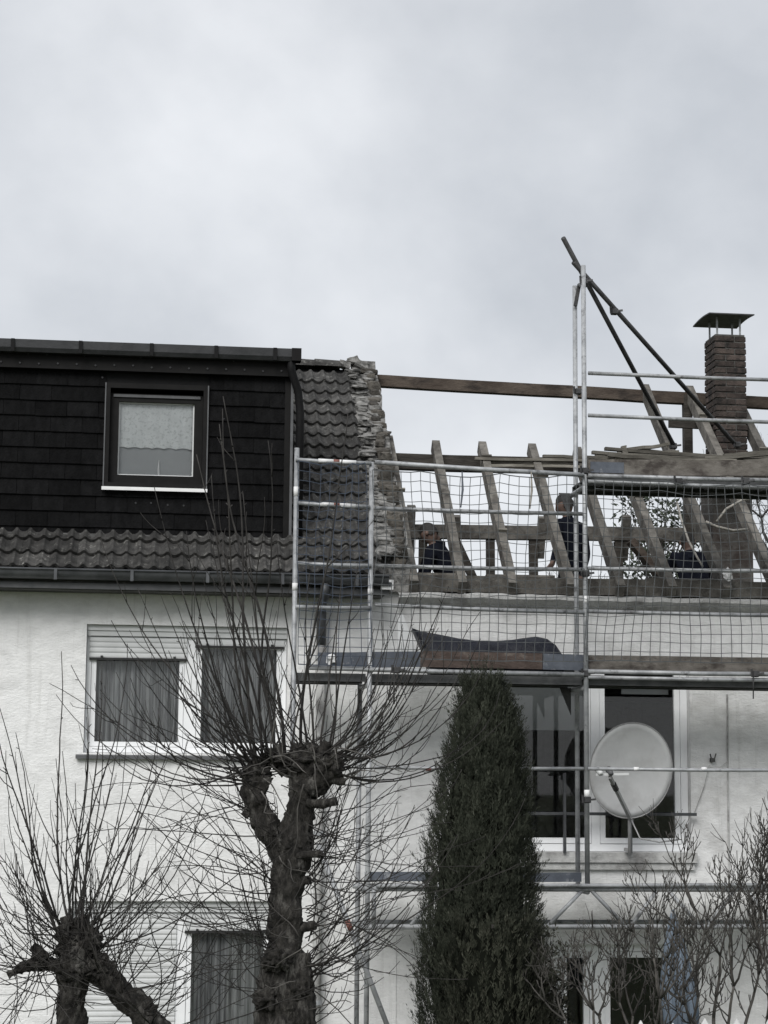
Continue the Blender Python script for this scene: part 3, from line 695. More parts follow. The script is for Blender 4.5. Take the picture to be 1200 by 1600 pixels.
# joints (sleeve) with white tape
for px_,py_,h_ in ((461,917,.07),(915,937,.07),(915,1240,.07),(581,925,.06),(461,768,.09)):
    q = at(px_,py_,OY); b = MB(); b.tube([(q.x if abs(q.x-X0)>.3 and abs(q.x-X1)>.3 and abs(q.x-X2)>.3 else min((X0,X1,X2),key=lambda v:abs(v-q.x)),OY,q.z-h_/2),(min((X0,X1,X2),key=lambda v:abs(v-q.x)),OY,q.z+h_/2)], .0262, 10); b.build('marker_band', 'white_paint', sc, True)
def rail(x0,y0,x1,y1,Y=OY-.03,r=.019,name='guard_rail',ext=0,m='steel'):
    a, b = at(x0,y0,Y), at(x1,y1,Y); b = a+(b-a)*(1+ext); mb = MB(); mid = a.lerp(b,.5)-Vector((0,0,.006))
    mb.tube([a,mid,b], r, 8); return mb.build(name, m, sc, True)
# left bay
rail(586,722,912,742,r=.022); rail(586,794,910,803); rail(586,884,912,890); rail(586,945,912,957)
# right bay
rail(919,743,1200,750,ext=.25,r=.022); rail(919,583,1200,593,ext=.25); rail(919,649,1200,659,ext=.25)
rail(919,888,1200,892,ext=.25); rail(919,955,1200,961,ext=.25)
# end bay: red and white banded rails
def banded(x0,y0,x1,y1):
    r_ = rail(x0,y0,x1,y1)
    for t0,t1,m in ((.30,.5,'white_paint'),(.5,.58,'red_paint'),(.58,.8,'white_paint')):
        a,b = at(x0+(x1-x0)*t0,y0+(y1-y0)*t0,OY-.03), at(x0+(x1-x0)*t1,y0+(y1-y0)*t1,OY-.03)
        mb = MB(); mb.tube([a,b], .021, 8); mb.build('tape_band', m, r_, True)
banded(462,718,580,724); banded(465,786,578,792)
rail(465,880,580,884); rail(462,948,580,950); rail(586,1199,912,1201,r=.017); rail(919,1201,1200,1203,ext=.25,r=.017)
for px_ in (665, 990, 1096):
    q = at(px_,1201.5,OY-.03); b = MB(); b.tube([(q.x,q.y,q.z),(q.x+.05,q.y,q.z)], .0185, 8); b.build('tape_band', 'red_paint' if px_<700 else 'white_paint', sc, True)
# decks
def deck(x0, x1, z, th=.075, boards=2, y0=IY-.02, y1=OY+.05):
    w_ = (y0-y1)/boards
    for k in range(boards):
        a, b = y1+k*w_+.004, y1+(k+1)*w_-.004; mb = MB()
        mb.box((x0+.03,a,z-.012),(x1-.03,b,z)); mb.box((x0+.03,a,z-th),(x1-.03,a+.012,z-.0125)); mb.box((x0+.03,b-.012,z-th),(x1-.03,b,z-.0125))
        mb.box((x0+.03,a+.012,z-th),(x1-.03,a+.03,z-th+.009)); mb.box((x0+.03,b-.03,z-th),(x1-.03,b-.012,z-th+.009))
        n_ = 5
        for i in range(n_): xx = x0+.2+(x1-x0-.4)*i/(n_-1); mb.box((xx-.02,a+.0125,z-th*.66),(xx+.02,b-.0125,z-.0125))
        d_ = mb.build('deck', 'deck_steel', sc)
for a,b in ((X0,X1),(X1,X2),(X2,X3)): deck(a,b,Z1)
deck(X1,X2,Z0,.04); deck(X2,X3,Z0,.04); deck(X2,X3,Z2)
for z in (Z1,Z2,Z0):
    for xx in (X1,X2,X3):
        if z==Z2 and xx==X1: continue
        pole((xx,IY,z-(.04 if z==Z0 else .10)),(xx,OY,z-(.04 if z==Z0 else .10)),name='transom')
# ledgers under deck front edge
rail(478,1043,912,1054,Y=OY-.035,name='ledger',r=.022); rail(919,1049,1200,1053,Y=OY-.035,name='ledger',ext=.25,r=.022); rail(919,1058,1200,1062,Y=OY-.02,name='ledger',ext=.25,r=.019)
rail(919,752,1200,761,Y=OY-.02,name='ledger',ext=.25,r=.019)
rail(588,1384,1200,1382,Y=OY-.04,name='ledger',ext=.2); 
# gusset brackets under deck at the posts
for xx,z in ((X2,Z1),(X2,Z2)):
    b = MB(); b.add([(xx-.13,IY-.15,z-.08),(xx-.02,IY-.15,z-.08),(xx-.02,IY-.15,z-.34),(xx-.13,IY-.13,z-.08),(xx-.02,IY-.13,z-.08),(xx-.02,IY-.13,z-.34)],[(0,2,1),(3,4,5),(0,1,4,3),(1,2,5,4),(2,0,3,5)]); b.build('gusset', 'steel_dark', sc)
# toe boards
def toe(x0,y0,x1,y1,h,m,Y=OY+.045,ext=0):
    a,b = at(x0,y0,Y),at(x1,y1,Y); b = a+(b-a)*(1+ext); mb = MB(); mb.beam(a+Vector((0,0,h/2)),b+Vector((0,0,h/2)),.03,h,segs=6,wob=.002); return mb.build('toe_board', m, sc)
t_ = toe(497,1044,656,1042,.145,'blue_board'); toe(657,1042,847,1046,.15,'brown_board'); toe(848,1046,912,1048,.15,'blue_board')
toe(917,1048,1200,1051,.145,'grey_board',ext=.25); toe(917,743,1200,744,.155,'grey_board',ext=.25)
q = at(975,728,OY+.02); b = MB(); b.box((X2+.06,OY+.022,zof(940,738)),(q.x,OY+.0285,zof(940,721))); b.build('toe_board_patch', 'blue_board', sc)
toe(570,1377,908,1378,.085,'blue_board')
# lattice girder carrying the middle posts
gzt, gzb = zof(800,1389), zof(800,1448)
pole((X1-.06,OY,gzt),(X3,OY,gzt),.0242,'girder_chord'); pole((X1-.06,OY,gzb),(X3,OY,gzb),.0242,'girder_chord')
pole((X1-.06,IY,gzt-.015),(X3,IY,gzt-.015),.0242,'girder_chord'); pole((X1-.06,IY,gzb-.01),(X3,IY,gzb-.01),.0242,'girder_chord')
GX = [(640,1448,690,1389),(855,1448,912,1389),(922,1389,978,1448),(985,1448,1028,1389),(1042,1389,1095,1448),(1105,1448,1150,1389),(1165,1389,1215,1448),(775,1389,830,1448),(700,1389,750,1448)]
for a,b,c,d in GX: p,q = at(a,b,OY), at(c,d,OY); pole(p,q,.019,'girder_diagonal')
for px_ in (584,): pole((at(px_,1420,OY-.01).x,OY-.01,gzb),(at(px_,1420,OY-.01).x,OY-.01,gzt),.022,'girder_post')
# diagonal braces at the left end
p,q = at(509,1350,OY-.05), at(568,1505,OY-.05); pole(p+(p-q)*.2,q+(q-p)*1.2,.024,'brace')
b = MB(); m_ = p.lerp(q,.62); dv = (q-p).normalized()*.05; b.tube([m_-dv,m_+dv], .026, 8); b.build('tape_band', 'red_paint', sc, True)
# long stay tubes running from the post top back to the roof
p,q = at(880,372,OY-.10), at(1055,700,.75); pole(p,q,.0242,'stay_tube','steel_dark')
p2,q2 = at(896,410,OY+.06), at(1152,698,.9); pole(p2,q2,.0242,'stay_tube','steel_dark')
coupler(at(960,487,OY+.5)); coupler(at(1152,695,.88)); coupler(at(1052,697,.73)); coupler(at(913,440,OY+.03)); coupler(at(903,612,IY))
b = MB(); a0,a1 = at(905,445,IY-.05), at(899,478,IY-.05); b.tube([at(914,447,OY+.05),a0,a1], .02, 6); b.build('strap', 'steel_dark', sc)
for px_ in (1060, 1165):
    coupler(at(px_,752,OY-.02))
coupler(at(1180,1053,OY-.03)); coupler(at(620,1047,OY-.03))
for px_,y0,y1 in ((1177,1055,1092),(616,1050,1100)): pole(at(px_,y0,OY-.06),at(px_,y1,OY-.06),.006,'tie_strap','plastic_black',6)

# ------------------------------------------------------------------ nets
def net(name, x0, x1, ztop, zbot, Y, cell, label, m='net', r=.004, seed=0, shear=0.0, bulge=.05, grp='debris nets on the scaffolding'):
    nx = max(2,round((x1-x0)/cell)); nz = max(2,round((ztop-zbot)/cell)); mb = MB()
    def P_(i,k):
        u = i/nx; t = k/nz; x = x0+(x1-x0)*u; z = ztop+(zbot-ztop)*t
        n3 = noise.noise((x*1.1+seed,z*1.1,seed)); n4 = noise.noise((x*1.3,z*1.2+9+seed,2)); n5 = noise.noise((x*4,z*4+seed,3)); n6 = noise.noise((x*4+7,z*4,seed))
        edge = math.sin(math.pi*min(1,max(0,t)))
        return Vector((x+.075*n3*edge+shear*(t-.5)*math.sin(u*5+seed)+.012*n5, Y-bulge*abs(n4)*edge-.01, z-.09*edge*abs(n4)-.05*math.sin(math.pi*u)*(1-t)*abs(math.sin(u*9+seed))+.012*n6))
    G = [[P_(i,k) for k in range(nz+1)] for i in range(nx+1)]
    for i in range(nx+1): mb.tube(G[i], r, 4, False)
    for k in range(nz+1): mb.tube([G[i][k] for i in range(nx+1)], r*(1.5 if k in (0,nz) else 1), 4, False)
    o = mb.build(name, m); return props(o, label, 'net', grp)
net('safety_net', X1+.02, X2-.03, zof(740,740), zof(740,1032), OY-.055, .09, 'grey mesh safety net hanging in the bay left of the tall post', seed=1, shear=.05)
net('safety_net', X2+.03, X3-.02, zof(1050,753), zof(1050,1034), OY-.055, .09, 'grey mesh safety net hanging in the bay right of the tall post', seed=4, shear=.12, bulge=.10)
net('safety_net', X0+.02, X1-.02, zof(520,724), zof(520,1040), OY-.06, .088, 'bluish mesh safety net closing the narrow end bay before the roof tiles', 'blue_net', r=.0042, seed=9, shear=.1, bulge=.1)
# cable ties hanging from the rail
for px_,py_ in ((720,793),(828,795)):
    a = at(px_+2,737,OY-.06); b = at(px_,py_,OY-.06); mb = MB(); mb.tube([a,a.lerp(b,.5)+Vector((.012,0,0)),b], [.006,.011,.006], 6)
    props(mb.build('strap', 'blue_board' if px_<800 else 'rope'), 'dark blue strap hanging from the rail into the net' if px_<800 else 'pale strap hanging from the rail into the net near the tall post', 'strap')

# ------------------------------------------------------------------ loose things on the scaffold
# tarpaulin
pts = [(649,983,1020),(662,987,1020),(690,993,1019),(720,999,1019),(750,1002,1019),(780,1003,1020),(805,1001,1020),(825,998,1021),(845,996,1021),(860,1000,1022),(870,1007,1022),(880,1019,1023)]
mb = MB(); dpt = .34; nC = 8; rings = []
for i,(x,yt,yb) in enumerate(pts):
    yf = -.92; a = at(x,yb,yf); b = at(x,yt,yf+.12); h = max(.02,b.z-Z1); ring_ = []
    for j in range(nC+1):
        t = j/nC; ang = math.pi*t; ring_.append(Vector((a.x+max(0,.16-.07*i)*(1-math.sin(ang))+.012*math.sin(i*1.7+j), yf+dpt*(.5-.5*math.cos(ang))+.02*math.sin(i*2.1+j*1.3), Z1+.012+h*math.sin(ang)**.7)))
    rings.append(ring_)
vs = [v for r_ in rings for v in r_]; m1_ = nC+1; fs = [tuple(range(nC,-1,-1)), tuple((len(rings)-1)*m1_+j for j in range(m1_))]
for i in range(len(rings)-1):
    for j in range(nC): fs.append((i*m1_+j,i*m1_+j+1,i*m1_+m1_+j+1,i*m1_+m1_+j))
mb.add(vs, fs); props(mb.build('tarpaulin', 'tarp', None, True), 'dark navy tarpaulin heaped on the lower scaffold deck behind the brown toe board', 'tarpaulin')
# pale board leaning at the wall
a = at(622,960,-.45); b = at(660,1020,-.5); mb = MB(); mb.add([(a.x,-.42,Z1+.6),(a.x+.05,-.42,Z1+.62),(b.x+.03,-.60,Z1+.01),(a.x-.02,-.60,Z1+.01),(a.x,-.40,Z1+.6),(a.x+.05,-.40,Z1+.62),(b.x+.03,-.58,Z1+.01),(a.x-.02,-.58,Z1+.01)],
   [(0,3,2,1),(4,5,6,7),(0,1,5,4),(1,2,6,5),(2,3,7,6),(3,0,4,7)]); props(mb.build('panel', 'shutter'), 'pale wedge shaped panel leaning by the pointed end of the navy tarpaulin', 'panel')
# white rags
def rag(px_, py_, Y, s, label):
    c = at(px_,py_,Y); mb = MB(); mb.blob(c, s, .8, 4, 2, (.8,.5,1)); props(mb.build('rag', 'white_paint'), label, 'rag')
rag(517,1030,OY-.02,.055,'crumpled white rag at the left end of the lower deck'); rag(1137,897,-.2,.06,'crumpled white rag on the wall plate below the chimney')
# laths on the upper deck
def lath(px0,py0,px1,py1,Y,w,h,label,Y1=None,group='roof laths piled on the upper deck and purlin'):
    a,b = at(px0,py0,Y),at(px1,py1,Y if Y1 is None else Y1); mb = MB(); mb.beam(a,b,w,h,segs=5,wob=.006)
    props(mb.build('roof_lath','lath'), label, 'lath', group)
la = 'sawn roof lath in the loose pile on the upper deck right of the tall post'
lb = 'sawn roof lath lying on the purlin just left of the tall post'
for v in ((919,716,1100,717,-.85,.08,.028),(925,707,1130,720,-.8,.06,.03),(945,702,1160,716,-.7,.06,.03),(950,711,1085,722,-.95,.05,.035),(990,703,1230,722,-.6,.06,.03),
          (1090,720,1240,706,-.9,.06,.03),(1080,716,1260,712,-.75,.06,.03),(1110,724,1260,716,-.97,.06,.03),(920,722,1010,723,-.98,.06,.04),(1000,706,1120,714,-.55,.06,.03),(930,712,1060,707,-.62,.05,.03),(1020,709,1180,719,-.5,.06,.03),(960,718,1150,721,-.92,.05,.03),(1130,712,1250,703,-.65,.06,.03)):
    a_ = list(v); lath(*a_, la)
lath(975,704,1045,694,-.65,.06,.03,'roof lath at the top of the pile, sticking up to the right',Y1=-.6)
for v in ((742,717,918,719,midY-.25,.05,.03),(765,727,918,730,midY-.28,.05,.03),(848,713,930,715,midY-.2,.05,.03),(760,722,900,724,midY-.22,.05,.025)): lath(*v, lb)
lath(974,697,977,712,-.7,.05,.05,'short upright wooden block standing on the lath pile')
# ropes / hoses hanging over the rafters
def rope(P_, r_, label, m='rope'):
    mb = MB(); mb.tube(P_, r_, 6); props(mb.build('rope', m, None, True), label, 'rope')
rope([at(1058,785,.9),at(1064,810,.7),at(1076,845,.5),at(1090,872,.3),at(1098,885,.2)], .012, 'pale rope hanging slack in front of the roof rafters left of chimney')
rope([at(1103,815,.4),at(1120,823,.35),at(1145,829,.35),at(1168,827,.4)], .014, 'pale hose slung between two rafters in front of the chimney base')
rope([at(1120,815,.5),at(1135,795,.5),at(1160,781,.5),at(1200,776,.5)], .014, 'cable running up to the right from the chimney base')

# ------------------------------------------------------------------ satellite dish
dc = at(985,1203,-.42); drx, drz = .408, .462
dish = thing('satellite_dish', (dc.x+.05,-.15,DW[2]), 'large grey satellite dish mounted before the dark upper window', 'satellite dish')
mb = MB(); nr, na = 8, 40; vs = []; fs = []
tilt = R(20); azim = R(-4)
Rd = Matrix.Rotation(azim,3,'Z') @ Matrix.Rotation(tilt,3,'X')
def dpnt(rr, an, off=0): return dc + Rd @ Vector((drx*rr*math.cos(an), .05*(1-rr*rr)+off-.025, drz*rr*math.sin(an)/math.cos(tilt)*1.0))
for off in (0,.012):
    for i in range(nr+1):
        for j in range(na): vs.append(dpnt(i/nr, 2*math.pi*j/na, off))
k = (nr+1)*na
for i in range(nr):
    for j in range(na):
        a,b = i*na+j, i*na+(j+1)%na; fs.append((a,a+na,b+na,b)); fs.append((k+a,k+b,k+b+na,k+a+na))
for j in range(na): a,b = nr*na+j, nr*na+(j+1)%na; fs.append((a,k+a,k+b,b))
mb.add(vs, fs); refl = mb.build('reflector', 'dish', dish, True)
rimm = MB(); rimm.tube([dpnt(1,2*math.pi*j/na) for j in range(na+1)], .005, 6, False); rimm.build('rim', 'dish_arm', refl, True)
foot = dpnt(1.02,-math.pi*.5); foot.x += .03; tip = at(953,1214,-1.0+.06)
mb = MB(); mb.beam(foot+Vector((.02,.05,-.02)), tip, .03, .036); mb.build('feed_arm', 'dish_arm', dish)
mb = MB(); dd = (tip-foot).normalized(); mb.tube([foot.lerp(tip,.72),foot.lerp(tip,.84)], .03, 8); mb.build('arm_clamp', 'plastic_black', dish)
mb = MB(); mb.beam(tip+Vector((-.14,0,.02)), tip+Vector((.18,0,.03)), .03, .022); cross = mb.build('feed_bar', 'shutter', dish)
for dx in (-.10,.0):
    mb = MB(); c = tip+Vector((dx,0,.05)); mb.tube([c+Vector((0,-.06,-.02)),c+Vector((0,.0,0)),c+Vector((0,.05,.02))], [.02,.03,.034], 10); mb.build('converter_head', 'shutter' if dx else 'grey_trim', dish, True)
mb = MB(); mb.tube([(dc.x+.03,-.25,DW[2]-.02),(dc.x+.03,-.25,dc.z+.1)], .018, 10); mb.build('mast', 'dish_arm', dish, True)
mb = MB(); mb.box((dc.x-.05,-.30,dc.z-.1),(dc.x+.11,-.2255,dc.z+.1)); mb.build('mount', 'dish_arm', dish)
mb = MB(); mb.beam((dc.x+.03,-.25,DW[2]+.03),(dc.x+.03,-.072,DW[2]+.03),.03,.03); mb.build('wall_bracket', 'dish_arm', dish)
mb = MB(); mb.tube([foot,at(1000,1310,-.5),at(1030,1316,-.4),at(1060,1312,-.25)], .008, 6); mb.build('cable', 'dish_arm', dish, True)

# ------------------------------------------------------------------ parasol (closed)
pc = at(1052,1500,-1.9)
random.seed(91)
par = thing('parasol', (pc.x,-1.9,0), 'closed light blue parasol standing behind the bare shrub at lower right', 'parasol')
mb = MB(); mb.tube([(pc.x,-1.9,0),(pc.x,-1.9,at(1052,1424,-1.9).z)], .011, 8); mb.build('pole', 'white_paint', par, True)
mb = MB(); nA = 40; prof = [(1424,.012),(1445,.045),(1470,.075),(1500,.105),(1530,.13),(1560,.15),(1590,.15),(1620,.12)]; vs = []; fs = []
for i,(yy,rr) in enumerate(prof):
    zc = at(1052,yy,-1.9).z; sh = .0009*(yy-1424)*.35
    for j in range(nA): t = 2*math.pi*j/nA; r_ = rr*.88*(1+(.30*math.sin(8*t+i*.2)+.12*math.sin(5*t+1))*min(1,i/2)); vs.append((pc.x+sh+r_*math.cos(t), -1.9+r_*math.sin(t), zc+.02*math.sin(3*t)))
for i in range(len(prof)-1):
    for j in range(nA): fs.append((i*nA+j,i*nA+(j+1)%nA,i*nA+nA+(j+1)%nA,i*nA+nA+j)[::-1])
mb.add(vs, fs); mb.build('canopy', 'parasol', par, True)

# ------------------------------------------------------------------ picket fence (tips show at the lower edge)
FYk = -5.2
pk_z = at(957,1594,FYk).z
fen = thing('picket_fence', (at(980,1600,FYk).x,FYk,0), 'low white picket fence whose pointed tips show along the lower edge', 'fence')
xx = at(900,1600,FYk).x; xe = at(1230,1600,FYk).x
pm = MB(); w_=.07; h = pk_z; pm.add([(-w_/2,-.01,.05),(w_/2,-.01,.05),(w_/2,-.01,h-.06),(0,-.01,h),(-w_/2,-.01,h-.06),(-w_/2,.01,.05),(w_/2,.01,.05),(w_/2,.01,h-.06),(0,.01,h),(-w_/2,.01,h-.06)],
  [(0,1,2,3,4),(9,8,7,6,5),(0,5,6,1),(1,6,7,2),(2,7,8,3),(3,8,9,4),(4,9,5,0)]); pme = pm.mesh('picket','white_paint',False,Vector())[0]
k = 0
while xx < xe: inst('picket', pme, (xx,FYk,U(-.03,.01)), fen); xx += .235; k += 1
for zz in (.3, h-.22): b = MB(); b.box((at(890,1600,FYk).x,FYk+.012,zz),(xe,FYk+.045,zz+.07)); b.build('fence_rail', 'white_paint', fen)

# ------------------------------------------------------------------ people
def person(name, J, label, hair=True, cap=False, coat='navy_cloth', zsplit=None):
    """J: joint positions (world). One skin-modifier surface, skin tone on head and hands."""
    V = []; E_ = []; RR = []; idx = {}
    def add(nm, p, r_, par=None):
        idx[nm] = len(V); V.append(Vector(p)); RR.append(r_ if hasattr(r_,'__len__') else (r_,r_))
        if par is not None: E_.append((idx[par], idx[nm]))
    pel, chest, neck, head = J['pelvis'], J['chest'], J['neck'], J['head']
    add('pelvis', pel, (.155,.12)); add('waist', Vector(pel).lerp(Vector(chest),.5), (.15,.115), 'pelvis'); add('chest', chest, J.get('bulk',(.185,.14)), 'waist')
    add('neck', neck, .062, 'chest')
    fw = Vector(J['face']).normalized(); upv = (Vector((0,0,1))-fw*fw.z).normalized(); sdv = upv.cross(fw).normalized()
    hc = Vector(head); hd = upv*.115
    add('skull', hc, (.055,.06), 'neck')
    for s_ in 'LR':
        sh,el,wr = [Vector(J[k+s_]) for k in ('shoulder','elbow','wrist')]
        add('sh'+s_, sh, .072, 'chest'); add('el'+s_, el, .05, 'sh'+s_); add('wr'+s_, wr, .034, 'el'+s_)
        d = (wr-el).normalized(); side = d.cross(fw); side = side.normalized() if side.length > .1 else Vector((1,0,0)); nrm = side.cross(d)
        add('pa'+s_, wr+d*.06, (.04,.022), 'wr'+s_)
        for f_ in range(4):
            o = side*(f_-1.5)*.021; L_ = (.062,.072,.068,.05)[f_]
            add('fa%s%d'%(s_,f_), wr+d*.10+o, .0095, 'pa'+s_); add('fb%s%d'%(s_,f_), wr+d*(.10+L_*.6)+o+nrm*.014, .0085, 'fa%s%d'%(s_,f_)); add('fc%s%d'%(s_,f_), wr+d*(.10+L_*.9)+o+nrm*.036, .0075, 'fb%s%d'%(s_,f_))
        add('ta'+s_, wr+d*.055+side*.045+nrm*.015, .011, 'pa'+s_); add('tb'+s_, wr+d*.09+side*.058+nrm*.03, .009, 'ta'+s_)
        hp,kn,an,to = [Vector(J[k+s_]) for k in ('hip','knee','ankle','toe')]
        add('hp'+s_, hp, .10, 'pelvis'); add('kn'+s_, kn, .066, 'hp'+s_); add('an'+s_, an, .05, 'kn'+s_); add('to'+s_, to, (.045,.04), 'an'+s_)
    me = bpy.data.meshes.new('tmp'); me.from_pydata(V, E_, []); o = bpy.data.objects.new('tmp', me); COL.objects.link(o)
    md = o.modifiers.new('s','SKIN'); md.use_smooth_shade = True
    if not me.skin_vertices: 
        bm = bmesh.new(); bm.from_mesh(me); bm.verts.layers.skin.verify(); bm.to_mesh(me); bm.free()
    for i,sv in enumerate(me.skin_vertices[0].data): sv.radius = RR[i]; sv.use_root = (i==0)
    sd = o.modifiers.new('d','SUBSURF'); sd.levels = 1; sd.render_levels = 1
    dg_ = bpy.context.evaluated_depsgraph_get(); me2 = bpy.data.meshes.new_from_object(o.evaluated_get(dg_)); bpy.data.objects.remove(o)
    bm = bmesh.new(); bm.from_mesh(me2); hb = bmesh.new(); bmesh.ops.create_icosphere(hb, subdivisions=4, radius=1)
    for v in hb.verts:
        q = v.co.copy(); k_ = 1.0
        jaw = max(0,-q.z); wx = .077*(1-.28*jaw); wy = .096*(1-.10*jaw)
        pt = hc + sdv*q.x*wx + fw*(q.y*wy + .012*jaw) + upv*q.z*.118
        brow = math.exp(-((q.x)/.28)**2 - ((q.z+.12)/.22)**2)*max(0,q.y)          # nose
        eye = sum(math.exp(-((q.x-e_)/.2)**2 - ((q.z-.02)/.16)**2) for e_ in (-.38,.38))*max(0,q.y)
        mouth = math.exp(-((q.x)/.35)**2 - ((q.z+.52)/.10)**2)*max(0,q.y)
        v.co = pt + fw*(.026*brow-.010*eye-.006*mouth)
    tmp = bpy.data.meshes.new('tmp2'); hb.to_mesh(tmp); hb.free(); bm.from_mesh(tmp); bpy.data.meshes.remove(tmp)
    bm.to_mesh(me2); bm.free()
    o = bpy.data.objects.new('tmp', me2); COL.objects.link(o); rm_ = o.modifiers.new('r','REMESH'); rm_.mode = 'VOXEL'; rm_.voxel_size = .011; rm_.use_smooth_shade = True
    sm_ = o.modifiers.new('s','SMOOTH'); sm_.iterations = 2; sm_.factor = .5
    dg_ = bpy.context.evaluated_depsgraph_get(); me3 = bpy.data.meshes.new_from_object(o.evaluated_get(dg_)); bpy.data.objects.remove(o); me2 = me3
    me2.materials.clear()
    me2.name = 'body'
    for m in ('skin_tone', coat, 'dark_trousers'): me2.materials.append(M[m])
    seg_skin = [('neck','skull')]+[('wr'+s_,'pa'+s_) for s_ in 'LR']+[('pa'+s_,'fb%s%d'%(s_,f_)) for s_ in 'LR' for f_ in range(4)]+[('pa'+s_,'tb'+s_) for s_ in 'LR']
    seg_leg = [('pelvis','hp'+s_) for s_ in 'LR']+[('hp'+s_,'kn'+s_) for s_ in 'LR']+[('kn'+s_,'an'+s_) for s_ in 'LR']+[('an'+s_,'to'+s_) for s_ in 'LR']
    seg_coat = [('pelvis','waist'),('waist','chest'),('chest','neck')]+[(a+s_,b+s_) for s_ in 'LR' for a,b in (('sh','el'),('el','wr'))]+[('chest','sh'+s_) for s_ in 'LR']
    def dist(p, sg):
        a,b = V[idx[sg[0]]],V[idx[sg[1]]]; d = b-a; t = max(0,min(1,(p-a).dot(d)/max(1e-9,d.dot(d)))); return (p-a-d*t).length
    for pl in me2.polygons:
        c = pl.center; d0 = min(dist(c,s_) for s_ in seg_skin); d1 = min(dist(c,s_) for s_ in seg_coat)-.02; d2 = min(dist(c,s_) for s_ in seg_leg)
        if (c-hc).length < .13: d0 = -1
        pl.material_index = (0,1,2)[[d0,d1,d2].index(min(d0,d1,d2))]; pl.use_smooth = True
    base = Vector((pel[0],pel[1],FLOOR_A)); root = thing('person', base, label, 'person', 'roofers at work in the open attic')
    me2.transform(Matrix.Translation(-base)); b_ = inst('body', me2, base, root)
    for s_ in (-1,1):
        e_ = MB(); e_.blob(hc+sdv*.076*s_-fw*.012-upv*.015, .02, .1, 3, 2, (1,1,1.4)); e_.build('ear','skin_tone',root,True)
        e_ = MB(); e_.blob(hc+fw*.083+sdv*.03*s_+upv*.004, .0095, .05, 3, 1); e_.build('eye','plastic_black',root,True)
    e_ = MB(); e_.blob(hc+fw*.092-upv*.062, .017, .05, 3, 2, (1.2,1,.4)); e_.build('mouth','brick',root,True)
    # hair cap: shell over the back and crown of the head
    bm = bmesh.new(); bmesh.ops.create_icosphere(bm, subdivisions=3, radius=1); vs=[]; keep={}
    fs=[]
    for v in bm.verts:
        q = v.co; k_ = 1+.05*noise.noise(q*6)
        vs.append(hc + (sdv*q.x*.083 + fw*(q.y*.100-.004) + upv*(q.z*.124+.003))*k_)
    for f in bm.faces:
        c = f.calc_center_median()
        if (c.z > .30 and c.y < .72) or (c.y < -.12 and c.z > -.42): fs.append(tuple(v.index for v in f.verts))
    bm.free(); hm = MB(); hm.add(vs, fs); hm.build('hair', 'hair', root, True)
    # collar
    cl = MB(); ax = (Vector(neck)-Vector(chest)).normalized(); nk = Vector(neck)-ax*.03
    a_ = ax.orthogonal().normalized(); b2 = ax.cross(a_); vs=[]; fs=[]
    for i,(o_,r_) in enumerate(((-.05,.10),(.0,.082),(.035,.078))):
        for j in range(12): t=2*math.pi*j/12; vs.append(nk+ax*o_+(a_*math.cos(t)+b2*math.sin(t))*r_)
    for i in range(2):
        for j in range(12): fs.append((i*12+j,i*12+(j+1)%12,i*12+12+(j+1)%12,i*12+12+j))
    cl.add(vs, fs); cl.build('collar', coat, root, True)
    return root
FA = FLOOR_A
# standing roofer next to the tall post, seen from behind, looking down to the left
h = at(881,790,1.0); bx, by = h.x+.03, 1.0
person('person', dict(pelvis=(bx+.06,by,FA+.93), chest=(bx+.03,by,FA+1.30), neck=(bx+.02,by-.02,h.z-.14), head=(h.x,by-.04,h.z), face=(-.8,.35,-.35),
  shoulderL=(bx-.13,by-.10,FA+1.40), elbowL=(bx-.16,by-.26,FA+1.14), wristL=(bx-.24,by-.42,FA+.98), shoulderR=(bx+.18,by+.10,FA+1.40), elbowR=(bx+.24,by+.10,FA+1.10), wristR=(bx+.16,by-.02,FA+.88),
  hipL=(bx-.03,by-.06,FA+.88), kneeL=(bx-.03,by-.10,FA+.48), ankleL=(bx-.01,by-.04,FA+.09), toeL=(bx-.17,by-.10,FA+.045), hipR=(bx+.14,by+.06,FA+.88), kneeR=(bx+.14,by+.02,FA+.48), ankleR=(bx+.16,by+.08,FA+.09), toeR=(bx,by+.02,FA+.045)),
  'person in a navy jacket standing upright beside the tall scaffold post, looking down')
# bent roofer near the party wall
h = at(664,838,.95); bx, by = at(712,900,.95).x, .95
sx_ = at(677,862,.95)
person('person', dict(pelvis=(bx,by,FA+.74), chest=(sx_.x+.03,by-.05,sx_.z-.02), neck=(h.x+.13,by-.06,h.z-.06), head=(h.x+.03,by-.08,h.z+.02), face=(-.6,.45,-.6), bulk=(.25,.22),
  shoulderL=(sx_.x-.06,by-.20,sx_.z-.03), elbowL=(sx_.x-.12,by-.26,sx_.z-.30), wristL=(sx_.x-.10,by-.34,sx_.z-.52), shoulderR=(sx_.x-.02,by+.14,sx_.z-.02), elbowR=(sx_.x-.12,by+.18,sx_.z-.30), wristR=(sx_.x-.16,by+.06,sx_.z-.52),
  hipL=(bx+.02,by-.10,FA+.70), kneeL=(bx-.10,by-.13,FA+.40), ankleL=(bx+.06,by-.12,FA+.09), toeL=(bx-.10,by-.14,FA+.045), hipR=(bx+.02,by+.10,FA+.70), kneeR=(bx-.06,by+.12,FA+.40), ankleR=(bx+.08,by+.12,FA+.09), toeR=(bx-.08,by+.13,FA+.045)),
  'person in a dark jacket bending over behind the wall plate near the broken party wall')
